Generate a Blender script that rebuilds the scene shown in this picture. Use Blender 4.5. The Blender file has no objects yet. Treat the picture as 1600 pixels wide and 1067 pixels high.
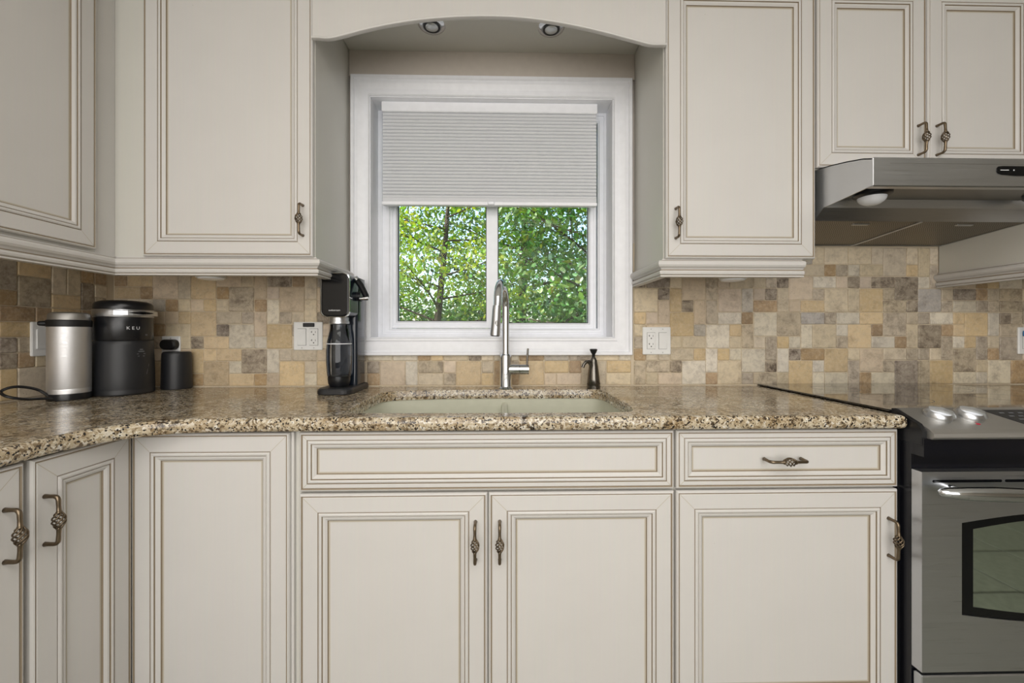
import bpy, math, random
import numpy as np
from mathutils import Vector, Matrix
from mathutils.geometry import tessellate_polygon

scene = bpy.context.scene
col = scene.collection
R = math.radians
PI = math.pi

# ------------------------------------------------------------------ camera
FPX, CAM_D, CAM_Z = 650.0, 1.73, 1.132
cam_data = bpy.data.cameras.new('camera')
cam = bpy.data.objects.new('camera', cam_data)
col.objects.link(cam)
cam.location = (0, -CAM_D, CAM_Z)
cam.rotation_euler = (R(90), 0, -math.atan(15 / 650.0))
cam_data.sensor_width = 36.0
cam_data.lens = FPX / 1600 * 36.0
cam_data.shift_y = -12.5 / 1600
cam_data.clip_start = 0.02
scene.camera = cam

# ------------------------------------------------------------------ world, sun, room lights, exposure
world = bpy.data.worlds.new('world'); scene.world = world
world.use_nodes = True
wn = world.node_tree
bg = wn.nodes['Background']
sky = wn.nodes.new('ShaderNodeTexSky')
sky.sky_type = 'NISHITA'
sky.sun_disc = False
sky.sun_elevation = R(48); sky.sun_rotation = R(-100)
sky.air_density = 1.0; sky.dust_density = 2.5
wn.links.new(sky.outputs['Color'], bg.inputs['Color'])
bg.inputs['Strength'].default_value = 0.60

sun_data = bpy.data.lights.new('sun', 'SUN'); sun_data.energy = 11.0; sun_data.angle = R(0.6)
sun_data.color = (1.0, 0.95, 0.85)
sun = bpy.data.objects.new('sun', sun_data); col.objects.link(sun)
sun.rotation_euler = Vector((0.75, 0.35, -0.95)).to_track_quat('-Z', 'Y').to_euler()
sun.location = (-6, 2, 8)

def area(name, loc, direction, sx, sy, energy, color):
    l = bpy.data.lights.new(name, 'AREA'); l.shape = 'RECTANGLE'; l.size = sx; l.size_y = sy
    l.energy = energy; l.color = color
    o = bpy.data.objects.new(name, l); col.objects.link(o)
    o.location = loc; o.rotation_euler = Vector(direction).to_track_quat('-Z', 'Y').to_euler()
    return o
# added area light behind the camera for frontal light, and the ceiling fixture of the room
area('patio_daylight', (0.1, -4.05, 1.45), (0, 1, 0.0), 3.2, 1.9, 69, (1.0, 0.985, 0.97))
area('ceiling_light', (0.2, -2.3, 2.42), (0, 0.0, -1), 1.8, 1.4, 27, (1.0, 0.975, 0.95))

vs = scene.view_settings
vs.view_transform = 'Standard'; vs.look = 'None'; vs.gamma = 1.0; vs.use_curve_mapping = False
vs.exposure = 0.0

# ------------------------------------------------------------------ material helpers
def srgb(r, g, b):
    f = lambda c: (c / 255 / 12.92) if c / 255 <= 0.04045 else ((c / 255 + 0.055) / 1.055) ** 2.4
    return (f(r), f(g), f(b), 1)

def new_mat(name):
    m = bpy.data.materials.new(name); m.use_nodes = True
    nt = m.node_tree
    return m, nt, nt.nodes['Principled BSDF']

def N(nt, t, **kw):
    n = nt.nodes.new('ShaderNode' + t)
    for k, v in kw.items():
        if k in n.inputs.keys(): n.inputs[k].default_value = v
        else: setattr(n, k, v)
    return n

def ramp(nt, fac, stops):
    r = nt.nodes.new('ShaderNodeValToRGB')
    el = r.color_ramp.elements
    while len(el) < len(stops): el.new(0.5)
    for e, (p, c) in zip(el, stops): e.position = p; e.color = c
    nt.links.new(fac, r.inputs['Fac'])
    return r.outputs['Color']

def mixc(nt, fac, a, b, blend='MIX'):
    m = nt.nodes.new('ShaderNodeMix'); m.data_type = 'RGBA'; m.blend_type = blend
    for s, v in ((0, fac), (6, a), (7, b)):
        if hasattr(v, 'is_linked'): nt.links.new(v, m.inputs[s])
        else: m.inputs[s].default_value = v
    return m.outputs[2]

def coords(nt, scale=(1, 1, 1), kind='Object'):
    tc = nt.nodes.new('ShaderNodeTexCoord'); mp = nt.nodes.new('ShaderNodeMapping')
    mp.inputs['Scale'].default_value = scale
    nt.links.new(tc.outputs[kind], mp.inputs['Vector'])
    return mp.outputs['Vector']

def bump(nt, bsdf, h, strength=0.2, dist=0.002):
    b = N(nt, 'Bump', Strength=strength, Distance=dist)
    nt.links.new(h, b.inputs['Height']); nt.links.new(b.outputs['Normal'], bsdf.inputs['Normal'])

def simple(name, c, rough=0.5, metal=0.0, spec=0.5, coat=0.0, noise=0.008):
    m, nt, b = new_mat(name)
    v = coords(nt)
    n = N(nt, 'TexNoise', Scale=35.0, Detail=3.0); nt.links.new(v, n.inputs['Vector'])
    c2 = tuple(max(0, x * (1 - noise * 3)) for x in c[:3]) + (1,)
    c3 = tuple(min(1, x * (1 + noise * 3)) for x in c[:3]) + (1,)
    nt.links.new(ramp(nt, n.outputs['Fac'], [(0.3, c2), (0.7, c3)]), b.inputs['Base Color'])
    b.inputs['Roughness'].default_value = rough; b.inputs['Metallic'].default_value = metal
    b.inputs['Specular IOR Level'].default_value = spec; b.inputs['Coat Weight'].default_value = coat
    return m

def paint_mat(name, c, rough=0.42):
    m, nt, b = new_mat(name)
    v = coords(nt)
    n = N(nt, 'TexNoise', Scale=6.0, Detail=4.0); nt.links.new(v, n.inputs['Vector'])
    base = mixc(nt, n.outputs['Fac'], tuple(x * 0.96 for x in c[:3]) + (1,), tuple(min(1, x * 1.03) for x in c[:3]) + (1,))
    # brush streaks
    v2 = coords(nt, (160, 160, 3)); n2 = N(nt, 'TexNoise', Scale=1.0, Detail=2.0); nt.links.new(v2, n2.inputs['Vector'])
    base = mixc(nt, 0.05, base, n2.outputs['Color'], 'SOFT_LIGHT')
    # sparse distress specks
    vo = N(nt, 'TexVoronoi', Scale=26.0); nt.links.new(v, vo.inputs['Vector'])
    sp = ramp(nt, vo.outputs['Distance'], [(0.0, (1, 1, 1, 1)), (0.035, (0, 0, 0, 1))])
    n3 = N(nt, 'TexNoise', Scale=9.0, Detail=1.0); nt.links.new(v, n3.inputs['Vector'])
    gate = ramp(nt, n3.outputs['Fac'], [(0.60, (0, 0, 0, 1)), (0.64, (1, 1, 1, 1))])
    f = mixc(nt, 1.0, sp, gate, 'MULTIPLY')
    base = mixc(nt, f, base, srgb(110, 95, 75))
    nt.links.new(base, b.inputs['Base Color'])
    b.inputs['Roughness'].default_value = rough
    return m

def brushed(name, c, rough=0.3, scale=(5, 1100, 1100)):
    m, nt, b = new_mat(name)
    v = coords(nt, scale)
    n = N(nt, 'TexNoise', Scale=1.0, Detail=3.0); nt.links.new(v, n.inputs['Vector'])
    nt.links.new(ramp(nt, n.outputs['Fac'], [(0.3, tuple(x * 0.94 for x in c[:3]) + (1,)), (0.7, c)]), b.inputs['Base Color'])
    nt.links.new(ramp(nt, n.outputs['Fac'], [(0.3, (rough * .85,) * 3 + (1,)), (0.7, (rough * 1.25,) * 3 + (1,))]), b.inputs['Roughness'])
    b.inputs['Metallic'].default_value = 1.0
    return m

def glass_mat(name, tint=(1, 1, 1, 1), refl=0.9, rough=0.0):
    m, nt, b = new_mat(name)
    nt.nodes.remove(b)
    tr = N(nt, 'BsdfTransparent', Color=tint); gl = N(nt, 'BsdfGlossy', Roughness=rough)
    gl.inputs['Color'].default_value = (refl, refl, refl, 1)
    lw = N(nt, 'Fresnel', IOR=1.45); mx = N(nt, 'MixShader')
    nt.links.new(lw.outputs['Fac'], mx.inputs['Fac']); nt.links.new(tr.outputs[0], mx.inputs[1]); nt.links.new(gl.outputs[0], mx.inputs[2])
    nt.links.new(mx.outputs[0], nt.nodes['Material Output'].inputs['Surface'])
    return m

def granite_mat():
    m, nt, b = new_mat('granite')
    v = coords(nt)
    nz = N(nt, 'TexNoise', Scale=55.0, Detail=3.0, Roughness=0.6); nt.links.new(v, nz.inputs['Vector'])
    vv = mixc(nt, 0.03, v, nz.outputs['Color'], 'ADD')
    v1 = N(nt, 'TexVoronoi', Scale=170.0); nt.links.new(vv, v1.inputs['Vector'])
    sep = N(nt, 'SeparateColor'); nt.links.new(v1.outputs['Color'], sep.inputs['Color'])
    c1 = ramp(nt, sep.outputs['Red'], [(0.0, srgb(70, 60, 50)), (0.14, srgb(120, 102, 78)), (0.28, srgb(166, 149, 120)), (0.55, srgb(192, 178, 152)), (0.8, srgb(205, 194, 172)), (0.97, srgb(222, 217, 206))])
    n2 = N(nt, 'TexNoise', Scale=38.0, Detail=6.0, Roughness=0.7); nt.links.new(v, n2.inputs['Vector'])
    dk = ramp(nt, n2.outputs['Fac'], [(0.57, (0, 0, 0, 1)), (0.66, (1, 1, 1, 1))])
    c2 = mixc(nt, dk, c1, srgb(58, 46, 34))
    n3 = N(nt, 'TexNoise', Scale=12.0, Detail=4.0); nt.links.new(v, n3.inputs['Vector'])
    gd = ramp(nt, n3.outputs['Fac'], [(0.45, (0, 0, 0, 1)), (0.7, (0.7, 0.7, 0.7, 1))])
    c3 = mixc(nt, gd, c2, srgb(190, 166, 126), 'MULTIPLY')
    v4 = N(nt, 'TexVoronoi', Scale=260.0); nt.links.new(v, v4.inputs['Vector'])
    sp = N(nt, 'SeparateColor'); nt.links.new(v4.outputs['Color'], sp.inputs['Color'])
    bl = ramp(nt, sp.outputs['Green'], [(0.90, (0, 0, 0, 1)), (0.91, (1, 1, 1, 1))])
    c4 = mixc(nt, bl, c3, srgb(30, 26, 24))
    nt.links.new(c4, b.inputs['Base Color'])
    b.inputs['Roughness'].default_value = 0.13; b.inputs['Specular IOR Level'].default_value = 0.55
    return m

def tile_mat():
    m, nt, b = new_mat('travertine')
    oi = N(nt, 'ObjectInfo')
    tc = nt.nodes.new('ShaderNodeTexCoord')
    off = nt.nodes.new('ShaderNodeVectorMath'); off.operation = 'MULTIPLY_ADD'
    cmb = N(nt, 'CombineXYZ')
    for i, k in enumerate((7.0, 13.0, 29.0)):
        mm = nt.nodes.new('ShaderNodeMath'); mm.operation = 'MULTIPLY'; mm.inputs[1].default_value = k
        nt.links.new(oi.outputs['Random'], mm.inputs[0]); nt.links.new(mm.outputs[0], cmb.inputs[i])
    off.inputs[1].default_value = (1, 1, 1)
    nt.links.new(tc.outputs['Object'], off.inputs[0]); nt.links.new(cmb.outputs[0], off.inputs[2])
    v = off.outputs[0]
    n1 = N(nt, 'TexNoise', Scale=20.0, Detail=8.0, Roughness=0.72, Distortion=0.2); nt.links.new(v, n1.inputs['Vector'])
    tone = ramp(nt, n1.outputs['Fac'], [(0.26, srgb(146, 126, 102)), (0.48, srgb(250, 248, 244)), (0.75, srgb(255, 252, 240))])
    base = mixc(nt, 0.55, oi.outputs['Color'], tone, 'MULTIPLY')
    # fine pale mottling
    n2 = N(nt, 'TexNoise', Scale=90.0, Detail=4.0, Roughness=0.7); nt.links.new(v, n2.inputs['Vector'])
    base = mixc(nt, ramp(nt, n2.outputs['Fac'], [(0.45, (0, 0, 0, 1)), (0.75, (0.35, 0.35, 0.35, 1))]), base, srgb(225, 212, 190))
    # veins, strength by object alpha
    n3 = N(nt, 'TexNoise', Scale=26.0, Detail=9.0, Roughness=0.8, Distortion=0.35); nt.links.new(v, n3.inputs['Vector'])
    vein = ramp(nt, n3.outputs['Fac'], [(0.38, (1, 1, 1, 1)), (0.46, (0.5, 0.5, 0.5, 1)), (0.55, (0, 0, 0, 1))])
    va = nt.nodes.new('ShaderNodeMath'); va.operation = 'MULTIPLY'
    nt.links.new(vein, va.inputs[0]); nt.links.new(oi.outputs['Alpha'], va.inputs[1])
    base = mixc(nt, va.outputs[0], base, srgb(88, 74, 62))
    # pits
    vo = N(nt, 'TexVoronoi', Scale=70.0); nt.links.new(v, vo.inputs['Vector'])
    pit = ramp(nt, vo.outputs['Distance'], [(0.0, (1, 1, 1, 1)), (0.16, (0, 0, 0, 1))])
    n5 = N(nt, 'TexNoise', Scale=14.0); nt.links.new(v, n5.inputs['Vector'])
    g = ramp(nt, n5.outputs['Fac'], [(0.48, (0, 0, 0, 1)), (0.58, (0.8, 0.8, 0.8, 1))])
    pf = mixc(nt, 1.0, pit, g, 'MULTIPLY')
    base = mixc(nt, pf, base, srgb(110, 92, 74))
    nt.links.new(base, b.inputs['Base Color'])
    b.inputs['Roughness'].default_value = 0.55
    bump(nt, b, n1.outputs['Fac'], 0.35, 0.004)
    return m

def leaf_mat(name, c1, c2, trans):
    m, nt, b = new_mat(name)
    nt.nodes.remove(b)
    v = coords(nt)
    n = N(nt, 'TexNoise', Scale=3.0, Detail=2.0); nt.links.new(v, n.inputs['Vector'])
    wn_ = N(nt, 'TexVoronoi', Scale=14.0); nt.links.new(v, wn_.inputs['Vector'])
    c = mixc(nt, ramp(nt, n.outputs['Fac'], [(0.35, (0, 0, 0, 1)), (0.65, (1, 1, 1, 1))]), c1, c2)
    c = mixc(nt, 0.35, c, wn_.outputs['Color'], 'SOFT_LIGHT')
    d = N(nt, 'BsdfDiffuse'); t = N(nt, 'BsdfTranslucent'); g = N(nt, 'BsdfGlossy', Roughness=0.35)
    nt.links.new(c, d.inputs['Color']); nt.links.new(mixc(nt, 1.0, c, srgb(255, 250, 150), 'MULTIPLY'), t.inputs['Color'])
    g.inputs['Color'].default_value = (0.6, 0.65, 0.6, 1)
    m1 = N(nt, 'MixShader', Fac=trans); m2 = N(nt, 'MixShader', Fac=0.05)
    nt.links.new(d.outputs[0], m1.inputs[1]); nt.links.new(t.outputs[0], m1.inputs[2])
    nt.links.new(m1.outputs[0], m2.inputs[1]); nt.links.new(g.outputs[0], m2.inputs[2])
    nt.links.new(m2.outputs[0], nt.nodes['Material Output'].inputs['Surface'])
    return m

def fabric_mat():
    m, nt, b = new_mat('blind_fabric')
    nt.nodes.remove(b)
    v = coords(nt, (300, 300, 300)); n = N(nt, 'TexNoise', Scale=1.0, Detail=2.0); nt.links.new(v, n.inputs['Vector'])
    c = ramp(nt, n.outputs['Fac'], [(0.3, srgb(232, 233, 236)), (0.7, srgb(235, 236, 239))])
    d = N(nt, 'BsdfDiffuse'); t = N(nt, 'BsdfTranslucent'); mx = N(nt, 'MixShader', Fac=0.22)
    nt.links.new(c, d.inputs['Color']); nt.links.new(c, t.inputs['Color'])
    nt.links.new(d.outputs[0], mx.inputs[1]); nt.links.new(t.outputs[0], mx.inputs[2])
    nt.links.new(mx.outputs[0], nt.nodes['Material Output'].inputs['Surface'])
    return m

CREAM = srgb(206, 203, 199)
M = {}
M['paint'] = paint_mat('cream_paint', CREAM)
M['glaze'] = simple('brown_glaze', srgb(140, 126, 106), 0.5)
M['glaze_light'] = simple('pale_glaze', srgb(186, 178, 162), 0.5)
M['cab_side'] = paint_mat('cabinet_side_paint', srgb(206, 204, 196), 0.3)
M['wall'] = simple('beige_wall_paint', srgb(205, 196, 186), 0.7)
M['room_wall'] = simple('room_wall_paint', srgb(222, 214, 202), 0.8)
M['ceiling'] = simple('ceiling_paint', srgb(238, 236, 230), 0.9)
M['white'] = simple('white_trim_paint', srgb(240, 241, 245), 0.4)
M['vinyl'] = simple('white_vinyl', srgb(238, 240, 246), 0.35)
M['gasket'] = simple('black_gasket', srgb(22, 24, 26), 0.5)
M['plastic_white'] = simple('white_plastic', srgb(232, 232, 230), 0.3)
M['slot'] = simple('dark_slot', srgb(40, 38, 36), 0.5)
M['screw'] = simple('screw_metal', srgb(190, 190, 188), 0.35, 1.0)
M['glass'] = glass_mat('window_glass', (0.97, 0.985, 0.97, 1), 0.14)
M['fabric'] = fabric_mat()
M['granite'] = granite_mat()
M['tile'] = tile_mat()
M['grout'] = simple('grout', srgb(206, 192, 168), 0.9)
M['sink'] = simple('biscuit_sink', srgb(208, 208, 190), 0.25)
M['steel'] = brushed('brushed_steel', srgb(204, 206, 209), 0.32)
M['steel_panel'] = brushed('brushed_panel_steel', srgb(198, 196, 192), 0.46)
M['steel_dark'] = brushed('brushed_steel_dull', srgb(160, 159, 157), 0.36)
M['hood_filter'] = None
M['chrome'] = simple('chrome', srgb(215, 218, 222), 0.07, 1.0, noise=0.0)
M['pull'] = simple('antique_pewter', srgb(122, 108, 90), 0.33, 1.0, noise=0.06)
M['gunmetal'] = simple('gunmetal', srgb(112, 108, 102), 0.24, 1.0)
M['black_gloss'] = simple('black_gloss', srgb(10, 11, 13), 0.15, spec=0.3)
M['black_enamel'] = simple('black_enamel', srgb(12, 13, 20), 0.22)
M['black_matte'] = simple('black_matte', srgb(32, 33, 36), 0.45)
M['black_satin'] = simple('black_satin', srgb(22, 23, 26), 0.28)
M['rubber'] = simple('black_rubber', srgb(18, 18, 19), 0.5)
M['soda_blue'] = simple('soda_side_gloss', srgb(24, 31, 42), 0.14)  # dark side with its bluish reflection put into the base colour
M['cooktop'] = simple('cooktop_glass', srgb(24, 22, 20), 0.06, spec=0.9, coat=0.6)
M['oven_glass'] = simple('oven_glass', srgb(205, 220, 210), 0.04, 1.0, noise=0.0)
M['lens'] = simple('frosted_lens', srgb(226, 228, 232), 0.25)
M['bulb'] = simple('bulb_glass', srgb(205, 208, 210), 0.12, 0.5)
M['tank'] = brushed('brushed_aluminium', srgb(232, 232, 233), 0.5, (60, 60, 900))
M['tank_lid'] = brushed('dull_aluminium', srgb(176, 174, 170), 0.5, (60, 60, 900))
M['bottle'] = glass_mat('clear_bottle', (0.80, 0.83, 0.87, 1), 1.0, 0.02)
M['print'] = simple('pale_print', srgb(220, 222, 224), 0.4)
M['print_dim'] = simple('dim_print', srgb(96, 98, 102), 0.4)
M['red'] = simple('red_print', srgb(190, 30, 60), 0.4)
M['blue'] = simple('blue_plastic', srgb(40, 130, 190), 0.3)
M['floor'] = simple('floor_grout', srgb(58, 54, 48), 0.8)
M['floor_tile'] = simple('slate_floor_tile', srgb(134, 134, 122), 0.4, noise=0.06)
M['grass'] = simple('lawn', srgb(96, 124, 58), 0.9, noise=0.15)
M['bark'] = simple('bark', srgb(74, 62, 52), 0.9, noise=0.15)
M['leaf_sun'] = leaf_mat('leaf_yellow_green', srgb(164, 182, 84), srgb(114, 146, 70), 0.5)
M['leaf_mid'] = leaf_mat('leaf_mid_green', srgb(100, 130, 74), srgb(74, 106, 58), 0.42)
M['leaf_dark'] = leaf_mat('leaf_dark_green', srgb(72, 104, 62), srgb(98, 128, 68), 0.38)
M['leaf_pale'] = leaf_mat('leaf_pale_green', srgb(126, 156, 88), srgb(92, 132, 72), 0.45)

def filter_mat():
    m, nt, b = new_mat('mesh_filter')
    v = coords(nt)
    ch = N(nt, 'TexChecker', Scale=260.0)
    nt.links.new(v, ch.inputs['Vector'])
    ch.inputs['Color1'].default_value = srgb(150, 142, 128); ch.inputs['Color2'].default_value = srgb(84, 76, 64)
    nt.links.new(ch.outputs['Color'], b.inputs['Base Color'])
    b.inputs['Metallic'].default_value = 0.8; b.inputs['Roughness'].default_value = 0.42
    return m
M['hood_filter'] = filter_mat()

# ------------------------------------------------------------------ mesh builder
class MB:
    def __init__(s): s.v = []; s.f = []; s.m = []; s.sm = []
    def add(s, vs, fs, mi=0, smooth=False):
        o = len(s.v); s.v.extend([tuple(p) for p in vs])
        for f in fs: s.f.append(tuple(i + o for i in f)); s.m.append(mi); s.sm.append(smooth)
        return s
    def box(s, x0, x1, y0, y1, z0, z1, mi=0):
        vs = [(x, y, z) for z in (z0, z1) for y in (y0, y1) for x in (x0, x1)]
        return s.add(vs, [(0, 2, 3, 1), (4, 5, 7, 6), (0, 1, 5, 4), (2, 6, 7, 3), (0, 4, 6, 2), (1, 3, 7, 5)], mi)
    def bbox(s, x0, x1, y0, y1, z0, z1, b=0.003, mi=0):
        """box with chamfered edges on all sides"""
        vs = []; 
        rings = [(z0, b), (z0 + b, 0), (z1 - b, 0), (z1, b)]
        out = []
        for z, i in rings:
            k = b if i == 0 else b * 1.0
            xs0, xs1, ys0, ys1 = x0 + i, x1 - i, y0 + i, y1 - i
            c = b * 0.7
            out.append([(xs0 + c, ys0, z), (xs1 - c, ys0, z), (xs1, ys0 + c, z), (xs1, ys1 - c, z), (xs1 - c, ys1, z), (xs0 + c, ys1, z), (xs0, ys1 - c, z), (xs0, ys0 + c, z)])
        return s.loft(out, True, True, mi)
    def loft(s, rings, cap0=True, cap1=True, mi=0, smooth=False, closed=True):
        n = len(rings[0]); vs = [p for r in rings for p in r]; fs = []
        for i in range(len(rings) - 1):
            for j in range(n if closed else n - 1):
                k = (j + 1) % n
                fs.append((i * n + j, i * n + k, (i + 1) * n + k, (i + 1) * n + j))
        if cap0: fs.append(tuple(range(n - 1, -1, -1)))
        if cap1: fs.append(tuple((len(rings) - 1) * n + j for j in range(n)))
        return s.add(vs, fs, mi, smooth)
    def lathe(s, prof, cx, cy, n=32, mi=0, sx=1.0, sy=1.0, cap=True, smooth=True, axis='Z', a0=0):
        rings = []
        for r, h in prof:
            ring = []
            for j in range(n):
                a = a0 + 2 * PI * j / n
                ring.append((cx + r * sx * math.cos(a), cy + r * sy * math.sin(a), h))
            rings.append(ring)
        return s.loft(rings, cap, cap, mi, smooth)
    def tube(s, path, rad, n=10, mi=0, cap=True, smooth=True):
        pts = [Vector(p) for p in path]
        if not hasattr(rad, '__len__'): rad = [rad] * len(pts)
        rings = []; t = (pts[1] - pts[0]).normalized()
        u = t.orthogonal().normalized()
        for i, p in enumerate(pts):
            if i == 0: tn = (pts[1] - pts[0])
            elif i == len(pts) - 1: tn = pts[-1] - pts[-2]
            else: tn = (pts[i + 1] - pts[i]).normalized() + (pts[i] - pts[i - 1]).normalized()
            tn = tn.normalized()
            u = (u - tn * u.dot(tn)).normalized(); w = tn.cross(u)
            rings.append([tuple(p + (u * math.cos(2 * PI * j / n) + w * math.sin(2 * PI * j / n)) * rad[i]) for j in range(n)])
        return s.loft(rings, cap, cap, mi, smooth)
    def ball(s, c, r, mi=0, n=16, m=8, sx=1, sy=1, sz=1):
        rings = []
        for i in range(1, m):
            a = PI * i / m
            rings.append([(c[0] + r * sx * math.sin(a) * math.cos(2 * PI * j / n), c[1] + r * sy * math.sin(a) * math.sin(2 * PI * j / n), c[2] - r * sz * math.cos(a)) for j in range(n)])
        return s.loft(rings, True, True, mi, True)
    def prism(s, poly, y0, y1, mi=0, plane='XZ'):
        """closed polygon of (a,b) extruded along the third axis"""
        n = len(poly)
        if plane == 'XZ': vs = [(a, y0, b) for a, b in poly] + [(a, y1, b) for a, b in poly]
        elif plane == 'YZ': vs = [(y0, a, b) for a, b in poly] + [(y1, a, b) for a, b in poly]
        else: vs = [(a, b, y0) for a, b in poly] + [(a, b, y1) for a, b in poly]
        tri = tessellate_polygon([[Vector((a, b, 0)) for a, b in poly]])
        fs = [tuple(t) for t in tri] + [tuple(i + n for i in reversed(t)) for t in tri]
        fs += [(j, (j + 1) % n, (j + 1) % n + n, j + n) for j in range(n)]
        return s.add(vs, fs, mi)
    def mesh(s, name, mats, off=(0, 0, 0)):
        me = bpy.data.meshes.new(name)
        me.from_pydata([(a - off[0], b - off[1], c - off[2]) for a, b, c in s.v], [], s.f)
        for m in mats: me.materials.append(m)
        me.polygons.foreach_set('material_index', s.m)
        me.polygons.foreach_set('use_smooth', s.sm)
        me.update()
        import bmesh
        bm = bmesh.new(); bm.from_mesh(me); bmesh.ops.recalc_face_normals(bm, faces=bm.faces); bm.to_mesh(me); bm.free()
        return me
    def build(s, name, mats, parent=None, autosmooth=True):
        if not isinstance(mats, (list, tuple)): mats = [mats]
        mats = [M[m] if isinstance(m, str) else m for m in mats]
        if parent is None:
            a = np.array(s.v); off = ((a[:, 0].min() + a[:, 0].max()) / 2, (a[:, 1].min() + a[:, 1].max()) / 2, a[:, 2].min())
        else: off = parent.get('_o') or (0, 0, 0); off = tuple(off)
        me = s.mesh(name, mats, off)
        o = bpy.data.objects.new(name, me); col.objects.link(o)
        ORI[o.name] = off
        o['_o'] = off
        if parent is None: o.location = off
        else: o.parent = parent
        if any(s.sm) and autosmooth:
            try: me.set_sharp_from_angle(angle=R(40))
            except Exception: pass
        return o
ORI = {}

def empty(name, loc):
    o = bpy.data.objects.new(name, None); col.objects.link(o); o.location = loc; o['_o'] = tuple(loc)
    o.empty_display_size = 0.1
    return o
def tag(o, label=None, cat=None, group=None, kind=None):
    if label: o['label'] = label
    if cat: o['category'] = cat
    if group: o['group'] = group
    if kind: o['kind'] = kind
    return o
def thing(name, loc, label, cat, group=None):
    return tag(empty(name, loc), label, cat, group)
def struct(o): o['kind'] = 'structure'; return o

def offset_poly(pts, dist, weights=None):
    """inward offset for CCW polygon"""
    n = len(pts); out = []
    for i in range(n):
        p0, p1, p2 = pts[i - 1], pts[i], pts[(i + 1) % n]
        w1 = 1 if weights is None else weights[i - 1]; w2 = 1 if weights is None else weights[i]
        e1 = Vector((p1[0] - p0[0], p1[1] - p0[1])).normalized(); e2 = Vector((p2[0] - p1[0], p2[1] - p1[1])).normalized()
        n1 = Vector((-e1.y, e1.x)); n2 = Vector((-e2.y, e2.x))
        det = n1.x * n2.y - n1.y * n2.x
        d1, d2 = dist * w1, dist * w2
        if abs(det) < 0.05: v = (n1 * d1 + n2 * d2) / 2
        else: v = Vector(((d1 * n2.y - d2 * n1.y) / det, (n1.x * d2 - n2.x * d1) / det))
        out.append((p1[0] + v.x, p1[1] + v.y))
    return out

def sweep(mb, path, prof, mi=None, closed=False):
    """profile (outward offset, z, material of the strip that follows) along an XY polyline; outward = right of travel"""
    n = len(path); rings = []
    for i, p in enumerate(path):
        dirs = []
        if i > 0 or closed: q = path[i - 1]; dirs.append(Vector((p[0] - q[0], p[1] - q[1])).normalized())
        if i < n - 1 or closed: q = path[(i + 1) % n]; dirs.append(Vector((q[0] - p[0], q[1] - p[1])).normalized())
        nr = [Vector((d.y, -d.x)) for d in dirs]
        b = nr[0] if len(nr) == 1 else (nr[0] + nr[1]) / max(0.2, 1 + nr[0].dot(nr[1]))
        rings.append([(p[0] + b.x * o, p[1] + b.y * o, z) for o, z, _ in prof])
    k = len(prof)
    for j in range(k):
        j2 = (j + 1) % k
        for i in range(n if closed else n - 1):
            i2 = (i + 1) % n
            mb.add([rings[i][j], rings[i][j2], rings[i2][j2], rings[i2][j]], [(0, 1, 2, 3)], prof[j][2])
    if not closed:
        for r in (rings[0], rings[-1]):
            tri = tessellate_polygon([[Vector(p) for p in r]])
            mb.add(r, [tuple(t) for t in tri], 0)

def chaikin(pts, it=2, closed=True):
    for _ in range(it):
        out = []
        n = len(pts)
        for i in range(n if closed else n - 1):
            a, b = pts[i], pts[(i + 1) % n]
            out.append((a[0] * .75 + b[0] * .25, a[1] * .75 + b[1] * .25)); out.append((a[0] * .25 + b[0] * .75, a[1] * .25 + b[1] * .75))
        pts = out
    return pts

def rrect(x0, x1, y0, y1, r, n=5):
    pts = []
    for cx, cy, a0 in ((x1 - r, y1 - r, 0), (x0 + r, y1 - r, 90), (x0 + r, y0 + r, 180), (x1 - r, y0 + r, 270)):
        for i in range(n + 1):
            a = R(a0 + 90 * i / n); pts.append((cx + r * math.cos(a), cy + r * math.sin(a)))
    return pts

def text_mesh(body, size, depth=0.0004):
    cu = bpy.data.curves.new('lettering', 'FONT'); cu.body = body; cu.size = size; cu.extrude = depth; cu.align_x = 'CENTER'
    cu.resolution_u = 2
    o = bpy.data.objects.new('lettering_src', cu); col.objects.link(o)
    dg = bpy.context.evaluated_depsgraph_get()
    me = bpy.data.meshes.new_from_object(o.evaluated_get(dg))
    bpy.data.objects.remove(o); bpy.data.curves.remove(cu)
    return me

def text_part(name, body, size, mat, parent, fn):
    """fn maps flat (x, y, z) lettering coordinates to world"""
    me = text_mesh(body, size)
    off = parent['_o']
    for v in me.vertices:
        p = fn(v.co.x, v.co.y, v.co.z); v.co = (p[0] - off[0], p[1] - off[1], p[2] - off[2])
    me.materials.clear(); me.materials.append(M[mat])
    o = bpy.data.objects.new(name, me); col.objects.link(o); o.parent = parent; o['_o'] = tuple(off)
    return o

random.seed(7)
# ================================================================== ROOM SHELL
XL, XR, YF, ZT = -1.581, 5.2, -4.2, 2.46
WX0, WX1, WZ0, WZ1 = -0.548, 0.463, 1.115, 2.110     # window opening
WALLY = 0.008
wb = MB()
wb.box(XL - .15, WX0, WALLY, .20, 0, ZT); wb.box(WX1, XR + .15, WALLY, .20, 0, ZT)
wb.box(WX0, WX1, WALLY, .20, 0, WZ0); wb.box(WX0, WX1, WALLY, .20, WZ1, ZT)
wall_back = struct(wb.build('wall_back', 'wall')); wall_back['label'] = 'kitchen wall with the window and tumbled stone backsplash'
wall_left = struct(MB().box(XL - .15, XL - .008, YF, WALLY, 0, ZT).build('wall_left', 'room_wall'))
wall_right = struct(MB().box(XR, XR + .15, YF, WALLY, 0, ZT).build('wall_right', 'room_wall'))
wall_front = struct(MB().box(XL - .15, XR + .15, YF - .15, YF, 0, ZT).build('wall_front', 'room_wall'))
ceiling = struct(MB().box(XL - .15, XR + .15, YF - .15, .20, ZT, ZT + .1).build('ceiling', 'ceiling'))
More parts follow.
